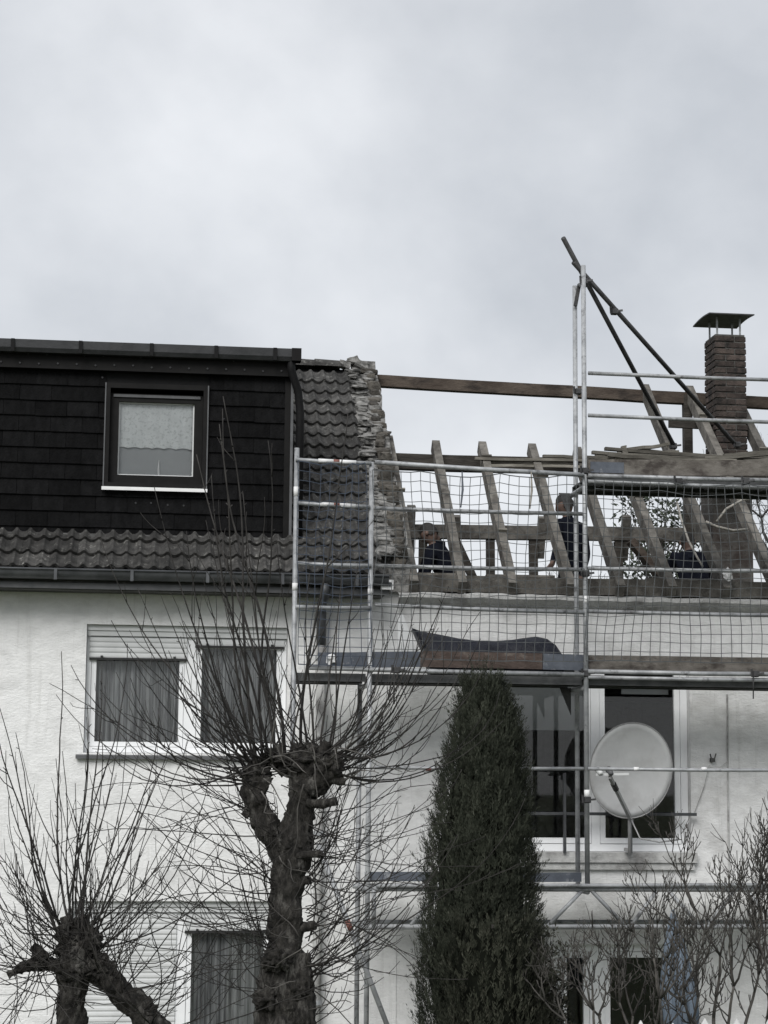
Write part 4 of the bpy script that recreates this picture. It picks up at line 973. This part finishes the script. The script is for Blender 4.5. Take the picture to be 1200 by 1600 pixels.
# third roofer stooping left of the chimney
h = at(1083,843,1.5); bx, by = h.x+.02, 1.55
person('person', dict(pelvis=(bx+.02,by,FA+.70), chest=(bx,by+.10,FA+1.10), neck=(bx,by+.13,h.z-.14), head=(h.x,by+.18,h.z), bulk=(.22,.18), face=(.1,.85,-.5),
  shoulderL=(bx-.19,by+.12,FA+1.18), elbowL=(bx-.24,by+.26,FA+.94), wristL=(bx-.14,by+.42,FA+.80), shoulderR=(bx+.19,by+.12,FA+1.18), elbowR=(bx+.24,by+.26,FA+.94), wristR=(bx+.12,by+.42,FA+.80),
  hipL=(bx-.09,by,FA+.66), kneeL=(bx-.10,by+.22,FA+.40), ankleL=(bx-.10,by+.02,FA+.09), toeL=(bx-.10,by+.18,FA+.045), hipR=(bx+.11,by,FA+.66), kneeR=(bx+.12,by+.22,FA+.40), ankleR=(bx+.12,by+.02,FA+.09), toeR=(bx+.12,by+.18,FA+.045)),
  'person in dark clothing stooping with back turned, left of the chimney base')

# ------------------------------------------------------------------ trees
UPV = Vector((0,0,1))
def shoot_pts(p, d, length, up, jit, n):
    p = Vector(p); d = Vector(d).normalized(); pts = [p.copy()]; st = length/n; zig = Vector((U(-1,1),U(-1,1),U(-1,1)))
    bend = Vector((U(-1,1),U(-1,1),U(-.6,.6)))*jit*11
    for i in range(n):
        t = i/n
        d = (d + UPV*up/n + bend*math.sin(t*4.2+1)/n*1.6 + zig*jit*(.8 if i%2 else -.8) + Vector((U(-1,1),U(-1,1),U(-1,1)))*jit).normalized(); p = p + d*st*U(.75,1.25); pts.append(p.copy())
    return pts
def taper(r0_, r1_, n): return [r0_+(r1_-r0_)*(i/n)**.8 for i in range(n+1)]
def make_shoot(p, d, length, r, up, jit, root, twigs, side=.5, m='twig', n=None):
    r *= .70; n = n or max(6, int(length/.11)); pts = shoot_pts(p, d, length, up, jit, n); mb = MB(); mb.tube(pts, taper(r, max(.0022,r*.28), n), 5); 
    # nodes: short spurs
    for i in range(2, n):
        if U(0,1) < .35:
            dd = (pts[i]-pts[i-1]).normalized(); o = (dd.orthogonal().normalized()); o.rotate(Quaternion(dd, U(0,6.28)))
            mb.tube([pts[i], pts[i]+(o*.8+dd*.6)*U(.012,.03)], [r*.45,r*.3], 4)
        if U(0,1) < side/n*3 and i < n-1:
            dd = (pts[i]-pts[i-1]).normalized(); o = dd.orthogonal().normalized(); o.rotate(Quaternion(dd, U(0,6.28)))
            l2 = length*U(.1,.38)*(1-i/n+.25); k2 = max(4,int(l2/.09)); ps = shoot_pts(pts[i], dd*.9+o*.75, l2, up*.5+.3, jit*1.1, k2)
            twigs.tube(ps, taper(r*.5*(1-.5*i/n)+.0014, .0016, k2), 4)
    mb.build('shoot', m, root, True)

def pollard(Y, label, trunk_path, limbs, knobs, stubs, seeds):
    s_px = FPX/((Y-CAM.y)/math.cos(YAW)/math.cos(PIT)) # rough pixels per metre
    def W(x,y,dy=0): return at(x,y,Y+dy)
    base = W(*trunk_path[0][:2]); root = thing('pollard_tree', (base.x,Y,0), label, 'tree', 'pollarded trees before the house')
    def path(P_, ground=False):
        pts = [W(p[0],p[1],p[3] if len(p)>3 else 0) for p in P_]; rad = [p[2]/s_px*.84 for p in P_]
        if ground: pts = [Vector((pts[0].x-.03,Y,-.1)), Vector((pts[0].x-.02,Y,.35))]+pts; rad = [rad[0]*1.5, rad[0]*1.12]+rad
        # resample
        out=[]; ro=[]
        for i in range(len(pts)-1):
            for k in range(14): t=k/14; out.append(pts[i].lerp(pts[i+1],t)); ro.append(rad[i]*(1-t)+rad[i+1]*t)
        out.append(pts[-1]); ro.append(rad[-1]); return out, ro
    tb = MB(); p,r_ = path(trunk_path, True); tb.tube(p, r_, 52, True, .2, 9)
    tr_ = tb.build('trunk','bark',root,True)
    for l in limbs: mb = MB(); p,r_ = path(l); mb.tube(p, r_, 40, True, .25, 10); mb.build('limb','bark',root,True)
    for kx,ky,kr,kd in knobs:
        mb = MB(); mb.blob(W(kx,ky,kd), kr/s_px*.74, .6, 7, 4, (1,.9,.9)); mb.build('knob','bark',root,True)
    for a in stubs: mb = MB(); p,r_ = path(a); mb.tube(p, r_, 10, True, .3, 14); mb.build('cut_stub','bark',root,True)
    return root, W, s_px

random.seed(21)
# main pollard
root, W, spx_ = pollard(-6.0, 'taller pollarded tree with knobbly forked trunk in front of the downpipe',
  [(440,1660,50),(440,1585,47),(440,1520,40),(446,1460,33),(447,1400,31),(455,1350,34),(462,1310,33),(468,1270,27),(476,1230,29),(482,1195,33)],
  [[(452,1345,28),(425,1305,25),(405,1272,22),(396,1240,24),(403,1210,26)], [(482,1235,24,-.05),(508,1215,22,-.08),(530,1203,17,-.1)], [(468,1600,26,-.08),(474,1540,22,-.06),(470,1490,17,-.03)]],
  [(400,1208,27,0),(425,1185,22,.05),(480,1188,38,0),(515,1196,26,-.1),(450,1195,24,.05),(455,1320,26,-.04),(432,1500,26,-.12),(420,1560,28,-.1),(465,1545,24,-.1)],
  [[(480,1255,9,-.1),(505,1256,8,-.14),(527,1252,8,-.16)],[(465,1338,8,-.1),(490,1335,6,-.14),(504,1334,6,-.16)],[(392,1262,8),(381,1276,7)],[(470,1375,9,-.05),(485,1376,7,-.08)],[(470,1450,9,-.05),(492,1445,8,-.1)],[(505,1215,9,-.1),(540,1222,7,-.12)],[(440,1190,10,-.05),(432,1165,8,-.05)],[(495,1190,10,-.05),(512,1160,8,-.08)]], 1)
tw = MB()
def toward(p, tipx, tipy, dy, r, up=1.1, jit=.045, side=.9):
    q = W(tipx,tipy,dy); d = q-p; L_ = d.length
    d2 = d.normalized() - UPV*up*.42; make_shoot(p, d2, L_*1.04, r, up, jit, root, tw, side)
# tall upright shoots seen against the dark dormer
for bx_,by_,tx_,ty_,r_ in ((402,1195,323,652,.016),(410,1190,362,690,.014),(430,1180,388,680,.016),(445,1178,412,642,.017),(470,1172,440,680,.015),(400,1200,298,690,.013),(420,1180,345,760,.013),
    (405,1205,228,795,.012),(395,1215,188,815,.011),(398,1205,255,840,.012),(480,1170,462,880,.012),(490,1170,500,900,.012),(500,1180,530,880,.011),(430,1178,405,780,.012),(455,1175,470,930,.010),(510,1185,570,905,.012),(418,1185,330,800,.010),(440,1175,375,830,.010)):
    toward(W(bx_,by_,U(-.08,.08)), tx_, ty_, U(-.25,.25), r_*1.15, .5, .042, 1.2)
# arching shoots to the right, in front of wall and cypress
for tx_,ty_,r_ in ((720,930,.013),(640,960,.011),(610,905,.011),(760,1060,.012),(800,1075,.011),(820,1110,.011),(700,1010,.010),(680,1090,.010),(790,1140,.010),(690,1200,.010),(720,1180,.009),(650,1130,.009),(560,960,.010),(600,1000,.010),(540,930,.011),(575,1080,.009),(660,1250,.009)):
    toward(W(510+U(-25,20),1195+U(-20,15),U(-.15,.05)), tx_, ty_, U(-.5,.3), r_, U(1.2,2.0), .05, 1.0)
# arching to the left
for tx_,ty_,r_ in ((112,1018,.012),(130,1085,.010),(180,960,.011),(215,1040,.011),(240,950,.011),(280,930,.012),(150,1160,.010),(90,1190,.010),(210,1130,.010),(250,1080,.010),(300,1000,.011),(60,1140,.009),(310,900,.011),(330,960,.010),(185,1015,.009),(270,1140,.009)):
    toward(W(402+U(-18,30),1205+U(-18,25),U(-.12,.08)), tx_, ty_, U(-.4,.4), r_, U(.9,1.8), .05, 1.0)
# random crown filling
for k in range(46):
    a = random.choice((-1,1))*U(.7,2.1); d = Vector((math.sin(a), U(-.7,.5), math.cos(a)*.8+.05)); p0 = W(random.choice((400,430,470,500,515))+U(-15,15),1195+U(-15,20),U(-.1,.1))
    make_shoot(p0, d, U(.4,1.7), U(.004,.009), U(.6,3.0), .085, root, tw, 1.4)
for k in range(20):
    p0 = W(470+U(-70,75),1195+U(-35,45),-.28+U(-.1,.05)); make_shoot(p0, Vector((U(-1,1),U(-.6,.1),U(-.8,.6))), U(.25,.6), U(.006,.0095), U(-1.6,1.6), .2, root, tw, .3, 'pale_twig')
for k in range(12):
    p0 = W(450+U(-20,40),1330+U(0,250),-.22); make_shoot(p0, Vector((U(-1,1),U(-.6,0),U(-.6,.8))), U(.2,.5), U(.005,.008), U(-1.6,1.6), .2, root, tw, .3, 'pale_twig')
# shoots from the trunk sides lower down, arching outward
for k in range(80):
    sd = random.choice((-1,1,1)); ty_ = U(1260,1610); tx_ = (432 if sd<0 else 482)+U(-6,6)
    d = Vector((sd*U(.25,1), U(-1,.4), U(-.6,1.0))); make_shoot(W(tx_,ty_,U(-.1,.05)), d, U(.3,1.25), U(.0035,.0075), U(-.6,2.2), .085, root, tw, 1.5)
for tx_,ty_,r_ in ((960,1180,.010),(600,1500,.008),(730,1320,.010),(640,1385,.009),(655,1330,.009)):
    toward(W(485,1480+U(-50,60),-.1), tx_ if tx_<900 else 745, ty_, U(-.6,.0), r_, 1.0, .05, .8)
for k in range(34):
    sd = random.choice((-1,1)); x0_ = 480 if sd>0 else 430; y0_ = U(1270,1560)
    toward(W(x0_,y0_,-.1), x0_+sd*U(90,215), y0_-U(-60,190), U(-.6,.1), U(.004,.008), U(.6,1.8), .06, 1.2)
for k in range(46):                                  # long stray shoots wandering across the wall
    sd = random.choice((-1,-1,1)); d = Vector((sd*U(.5,1), U(-.6,.3), U(-.3,.9)))
    make_shoot(W((425 if sd<0 else 490)+U(-15,15), U(1180,1520), U(-.15,.1)), d, U(.8,1.7), U(.0045,.0075), U(-.8,1.6), .10, root, tw, 1.8)
props(tw.build('twigs','twig',root,True), kind='stuff')

# left pollard
random.seed(33)
root, W, spx_ = pollard(-7.0, 'lower pollarded tree with thick knob at the lower left corner',
  [(110,1680,30),(110,1600,27),(110,1560,26),(115,1520,30),(122,1480,32)],
  [[(265,1640,27),(238,1600,25),(205,1562,25),(170,1532,23),(140,1505,26)], [(110,1512,15),(75,1505,12),(45,1507,11),(12,1524,9)]],
  [(122,1478,36,0),(112,1455,26,.04),(142,1470,24,-.02),(150,1512,28,-.02),(118,1515,30,-.04),(225,1580,24,0),(60,1498,14,0)],
  [[(70,1500,10),(60,1485,9),(50,1478,8)],[(130,1450,10),(135,1430,8)],[(105,1450,9),(100,1432,7)],[(165,1510,10),(180,1508,8)]], 2)
tw = MB()
for bx_,tx_,ty_,r_ in ((95,5,1090,.014),(100,28,1053,.014),(105,62,1010,.015),(110,88,1000,.013),(118,118,1040,.014),(125,112,1085,.012),(130,85,1120,.012),(95,-20,1150,.012),(112,140,1130,.012),(128,180,1190,.012),(134,190,1110,.013),(140,240,1200,.012),(135,215,1250,.011),(140,280,1260,.011),(125,160,1150,.011),(100,40,1180,.011),(96,14,1220,.010),(118,70,1200,.010),(140,330,1290,.010),(146,300,1350,.010),(130,230,1140,.011),(122,135,1240,.010)):
    toward(W(bx_+U(-10,10),1468+U(-28,25),U(-.08,.06)), tx_, ty_, U(-.3,.3), r_*.86, U(.5,1.5), .055, 1.3)
for k in range(34):
    a = random.choice((-1,1))*U(.6,2.2); d = Vector((math.sin(a), U(-.7,.5), math.cos(a)*.8+.1)); p0 = W(122+U(-25,28),1480+U(-25,25),U(-.1,.1))
    make_shoot(p0, d, U(.35,1.5), U(.0035,.008), U(.4,3.0), .095, root, tw, 1.5)
for k in range(58):
    t = U(0,1); px_ = 140+120*t; py_ = 1505+120*t; d = Vector((U(-.6,1.2), U(-.7,.4), U(.0,1))); make_shoot(W(px_,py_,-.05), d, U(.3,1.35), U(.0035,.0075), U(-.3,1.8), .085, root, tw, 1.2)
for k in range(55):
    px_ = U(10,110); d = Vector((U(-1,.6), U(-.7,.4), U(-.8,1))); make_shoot(W(px_,1512+U(-6,60)*(px_>90),-.03), d, U(.25,.9), U(.0035,.0065), U(-.8,1.6), .09, root, tw, 1.2)
props(tw.build('twigs','twig',root,True), kind='stuff')

# bare shrub at the lower right with stubby upright twigs
random.seed(44)
def bushy(root, p, d, L_, r_, lvl, fine, up):
    n = max(3,int(L_/.075)); pts = shoot_pts(p, d, L_, up, .05, n); rr = taper(r_, r_*.66, n)
    if lvl <= 1: mb = MB(); mb.tube(pts, rr, 7, True, .12, 20); mb.build('stem','twig_grey',root,True)
    else: fine.tube(pts, rr, 5)
    if lvl >= 5 or r_ < .0036: return
    for k in range(random.choice((2,2,3))):
        dd = (pts[-1]-pts[-2]).normalized(); o = dd.orthogonal().normalized(); o.rotate(Quaternion(dd, U(0,6.28)))
        bushy(root, pts[-1], dd+o*U(.5,1.05), L_*U(.6,.85), r_*U(.62,.76), lvl+1, fine, up)
    for i in range(1,n):
        dd = (pts[i]-pts[i-1]).normalized(); o = dd.orthogonal().normalized(); o.rotate(Quaternion(dd, U(0,6.28)))
        if lvl <= 2 and U(0,1) < .28:
            bushy(root, pts[i], dd*.5+o, L_*U(.4,.7), rr[i]*.55, lvl+2, fine, up*1.4)
        elif U(0,1) < .5:
            l2 = U(.05,.16); ps = shoot_pts(pts[i], dd*.4+o, l2, 1.5, .06, 4); fine.tube(ps, [rr[i]*.42+.001,.0042,.0036,.0034,.0046], 5)
            if U(0,1)<.5: fine.tube(shoot_pts(ps[2], o*.3-dd*.1+UPV*.6, U(.03,.08), 1, .06, 3), [.0036,.0034,.0034,.0046], 5)
sh = thing('bare_shrub', (at(1100,1600,-3.6).x,-3.6,0), 'large leafless shrub with stubby upturned twigs at the lower right', 'shrub')
fine = MB()
for px_,py_,ti,L_ in ((1105,1630,-.35,.36),(1115,1590,.05,.46),(1128,1630,.45,.42),(1000,1640,-.6,.30),(1012,1640,.1,.33),(1035,1650,-.1,.33),(1195,1620,.0,.52),(1210,1580,-.3,.52),(930,1650,.2,.30),(945,1650,-.4,.27),(1160,1620,.2,.5),(1245,1600,-.4,.54),(900,1660,.0,.27),(975,1650,.3,.30),(1070,1640,.3,.36),(1085,1620,-.2,.36)):
    b0 = at(px_,py_,-3.6+U(-.4,.3))
    bushy(sh, b0, Vector((ti*1.2,U(-.5,.5),1)), L_*(1.28 if px_<1090 else 1.1), .0145, 0, fine, .5)
    st = MB(); st.tube([(b0.x-ti*.3,b0.y,-.05),(b0.x-ti*.1,b0.y,b0.z*.5),b0], [.026,.021,.015], 8); st.build('stem','twig_grey',sh,True)
props(fine.build('twigs','twig_grey',sh,True), kind='stuff')

# ------------------------------------------------------------------ cypress and lower thuja
random.seed(55)
def conifer(name, label, cx, Y, outline, m, count, depth_k=1.0, spray=(.05,.11), cat='tree', stem=True):
    c = at(cx,1500,Y); root = thing(name, (c.x,Y,0), label, cat)
    rows = [(at(cx,y,Y).z, at(xl,y,Y).x, at(xr,y,Y).x) for y,xl,xr in outline]
    rows.sort(); zs = [r_[0] for r_ in rows]
    def lr(z):
        for (a,l0,r0_),(b,l1,r1_) in zip(rows,rows[1:]):
            if a <= z <= b: t=(z-a)/(b-a); return l0+(l1-l0)*t, r0_+(r1_-r0_)*t
        return rows[0][1:] if z < zs[0] else rows[-1][1:]
    st = MB(); st.tube([(c.x,Y,-.05),(c.x,Y,zs[-1]-.1)], [.09,.012], 8); st.build('trunk','bark',root,True)
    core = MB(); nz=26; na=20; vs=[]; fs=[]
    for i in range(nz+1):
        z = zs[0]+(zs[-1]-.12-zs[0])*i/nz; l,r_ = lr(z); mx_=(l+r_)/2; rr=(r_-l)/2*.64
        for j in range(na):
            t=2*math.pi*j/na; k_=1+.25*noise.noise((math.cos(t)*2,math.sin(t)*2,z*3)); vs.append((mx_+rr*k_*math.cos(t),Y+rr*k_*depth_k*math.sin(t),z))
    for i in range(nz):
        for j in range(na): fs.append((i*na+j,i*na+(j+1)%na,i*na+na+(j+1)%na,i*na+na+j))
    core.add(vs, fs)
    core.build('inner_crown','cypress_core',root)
    mb = MB(); total = zs[-1]-zs[0]; V_=[]; F_=[]
    for q in range(count//24):                       # fronds: flat, upswept sprays in clumps
        z = zs[0]+total*(U(0,1)**1.05)-.08; l,r_ = lr(z); mx_=(l+r_)/2; rr=(r_-l)/2; t=U(0,2*math.pi)
        if math.sin(t) > .35 and U(0,1)<.6: t = -t
        lump = .5+.5*noise.noise((math.cos(t)*2.2+cx, math.sin(t)*2.2, z*1.8))
        o = Vector((math.cos(t),math.sin(t)*depth_k,0)); k_ = (.74+.17*lump)*U(.84,1.04)
        p = Vector((mx_,Y,z))+o*rr*k_
        ax = (o*U(.15,.6)+UPV*U(.7,1.2)+Vector((U(-.25,.25),U(-.25,.25),0))).normalized()
        pl = (ax.cross(o)+Vector((U(-.5,.5),U(-.5,.5),U(-.5,.5)))).normalized(); pl = (pl-ax*pl.dot(ax)).normalized(); nn_ = ax.cross(pl)
        FL = U(.07,.20)*(.75+.5*lump)
        for w in range(24):
            u = U(0,1)**.8; sd = random.choice((-1,1)); p2 = p+ax*FL*u+nn_*U(-.012,.012)
            d = (ax*U(.6,1.1)+pl*sd*U(.2,1.0)*(1.1-u)+nn_*U(-.35,.35)+UPV*.15).normalized(); L_ = U(*spray)*(1.15-.55*u); w_ = L_*U(.07,.13); s_ = d.cross(nn_+pl*U(-.6,.6)).normalized(); k=len(V_)
            V_ += [p2, p2+d*L_*.45+s_*w_, p2+d*L_, p2+d*L_*.45-s_*w_]; F_.append((k,k+1,k+2,k+3))
    for q in range(count//2000):                      # loose leaders standing out of the outline
        z = zs[-1]-total*.42*U(0,1)**2.2; l,r_ = lr(z); mx_=(l+r_)/2; rr=(r_-l)/2; t=U(0,6.28); p=Vector((mx_+rr*.7*math.cos(t),Y+rr*.7*math.sin(t)*depth_k,z)); dl=Vector((math.cos(t)*.3,math.sin(t)*.3,1)).normalized()
        for k2 in range(16):
            pp = p+dl*.014*k2; d=(dl+Vector((U(-.8,.8),U(-.8,.8),U(0,.4)))).normalized(); s_=d.orthogonal().normalized(); L_=U(.02,.05)*(1.3-k2/16); k=len(V_); V_ += [pp,pp+d*L_*.5+s_*.004,pp+d*L_,pp+d*L_*.5-s_*.004]; F_.append((k,k+1,k+2,k+3))
    mb.v = V_; mb.f = F_; mb.mi = [0]*len(F_); cr = mb.build('crown', m, root); props(cr, kind='stuff')
    return root
conifer('cypress_tree','tall dark green columnar cypress standing in front of the scaffolding',747,-2.7,
  [(1060,736,764),(1076,725,780),(1104,713,797),(1130,705,811),(1170,693,823),(1230,675,832),(1300,662,840),(1370,650,850),(1440,642,856),(1500,636,864),(1600,640,876),(1700,646,876),(1880,690,840)],'cypress',210000,1.0,(.022,.055))
conifer('thuja_bush','paler green thuja bush growing into the foot of the cypress',770,-3.25,
  [(1425,712,838),(1445,700,846),(1490,690,856),(1540,684,866),(1600,684,872),(1700,690,872),(1880,720,850)],'thuja',36000,.55,(.024,.055),'shrub')
random.seed(58)
# straggling leafy bush between the thuja and the bare shrub
c = at(868,1560,-3.1); lb_ = thing('leafy_bush', (c.x,-3.1,0), 'straggly brownish bush with pale leaves between thuja and bare shrub', 'shrub')
stm = MB(); V_=[]; F_=[]
for k in range(95):
    p0 = Vector((c.x+U(-.12,.12),-3.1+U(-.15,.15),.0)); px_ = U(810,884); py_ = 1435+abs(px_-845)*1.2+U(0,150); q = at(px_,py_,-3.1+U(-.25,.25)); d = q-p0; n_=14
    ps = [p0.lerp(q,i/n_)+Vector((.03*math.sin(i*1.3+k),.03*math.cos(i*1.7+k),0))*(i/n_)+Vector((0,0,0)) for i in range(n_+1)]
    stm.tube(ps, taper(.008,.0025,n_), 4)
    for i in range(5,n_+1):
        for z in range(10):
            o = Vector((U(-1,1),U(-1,1),U(-.5,1))).normalized(); p = ps[i]+o*U(0,.06); d2=(o+UPV*.4).normalized(); sv=d2.cross(Vector((U(-1,1),U(-1,1),U(-1,1)))).normalized(); L_=U(.025,.055); w_=L_*U(.15,.32); kk=len(V_)
            V_ += [p,p+d2*L_*.5+sv*w_,p+d2*L_,p+d2*L_*.5-sv*w_]; F_.append((kk,kk+1,kk+2,kk+3))
stm.build('stems','twig_grey',lb_,True); lf = MB(); lf.v=V_; lf.f=F_; lf.mi=[0]*len(F_); props(lf.build('leaves','bush_leaf',lb_), kind='stuff')

# ------------------------------------------------------------------ trees beyond the house, seen through the rafters
random.seed(66)
def far_tree(px_, Y, ztop_px, label, spread=1.0, sd=0):
    random.seed(sd); c = at(px_,900,Y); root = thing('bare_tree', (c.x,Y,0), label, 'tree', 'leafless trees behind the houses')
    ztop = at(px_,ztop_px,Y).z; fine = MB(); tb = MB(); zb = ztop*.45
    tb.tube([(c.x,Y,-.1),(c.x+.05,Y,zb*.5),(c.x,Y,zb)], [.22,.17,.14], 10, True, .15, 4); tb.build('trunk','bark',root,True)
    def rec(p,d,L_,r_,lv):
        n=5; pts=shoot_pts(p,d,L_,.5,.12,n)
        if lv<2: mb=MB(); mb.tube(pts,taper(r_,r_*.65,n),6); mb.build('limb','bark',root,True)
        else: fine.tube(pts,taper(r_,r_*.6,n),4)
        if lv>=6: return
        for k in range(3 if lv<5 else 2):
            dd=(pts[-1]-pts[-2]).normalized(); o=dd.orthogonal().normalized(); o.rotate(Quaternion(dd,U(0,6.28)))
            rec(pts[random.choice((-1,-1,-2,-3))],dd+o*U(.4,.9)*spread,L_*U(.62,.82),r_*U(.5,.68),lv+1)
    rec(Vector((c.x,Y,zb)),Vector((0,0,1)),ztop*.19,.11,0)
    props(fine.build('branches','twig',root,True), kind='stuff')
far_tree(800,15,838,'leafless tree seen through the rafters between the two left roofers',1.1,5)
far_tree(1240,12,610,'leafless tree showing at the right of the chimney',1.0,8)
# evergreen with broad leaves
random.seed(77)
c = at(1030,830,9.5); ev = thing('evergreen_tree', (c.x,9.5,0), 'dark leafy evergreen tree seen through the rafters left of the chimney', 'tree')
tb = MB(); tb.tube([(c.x,9.5,-.1),(c.x+.1,9.5,c.z*.6),(c.x,9.5,c.z)], [.16,.11,.05], 9, True, .15, 4); tb.build('trunk','bark',ev,True)
lf = MB(); V_=[]; F_=[]; br = MB()
cl = [(at(1000+U(-25,95),800+U(-18,110),9.5+U(-.6,.6)), U(.12,.26)) for _ in range(46)]
for cc,rr in cl:
    br.tube([Vector((c.x,9.5,c.z-.9)).lerp(cc,.1), (Vector((c.x,9.5,c.z-.9))+cc)/2+Vector((0,0,-.1)), cc], [.02,.014,.006], 4)
    for q in range(34):
        o = Vector((U(-1,1),U(-1,1),U(-1,1))); p = cc+o*rr; d = (o+UPV*.3).normalized(); s = d.cross(Vector((U(-1,1),U(-1,1),U(-1,1)))).normalized(); L_=U(.07,.12); w_=L_*.22; k=len(V_)
        V_ += [p,p+d*L_*.5+s*w_,p+d*L_,p+d*L_*.5-s*w_]; F_.append((k,k+1,k+2,k+3))
lf.v=V_; lf.f=F_; lf.mi=[0]*len(F_); props(lf.build('crown','evergreen',ev), kind='stuff'); br.build('branches','bark',ev)
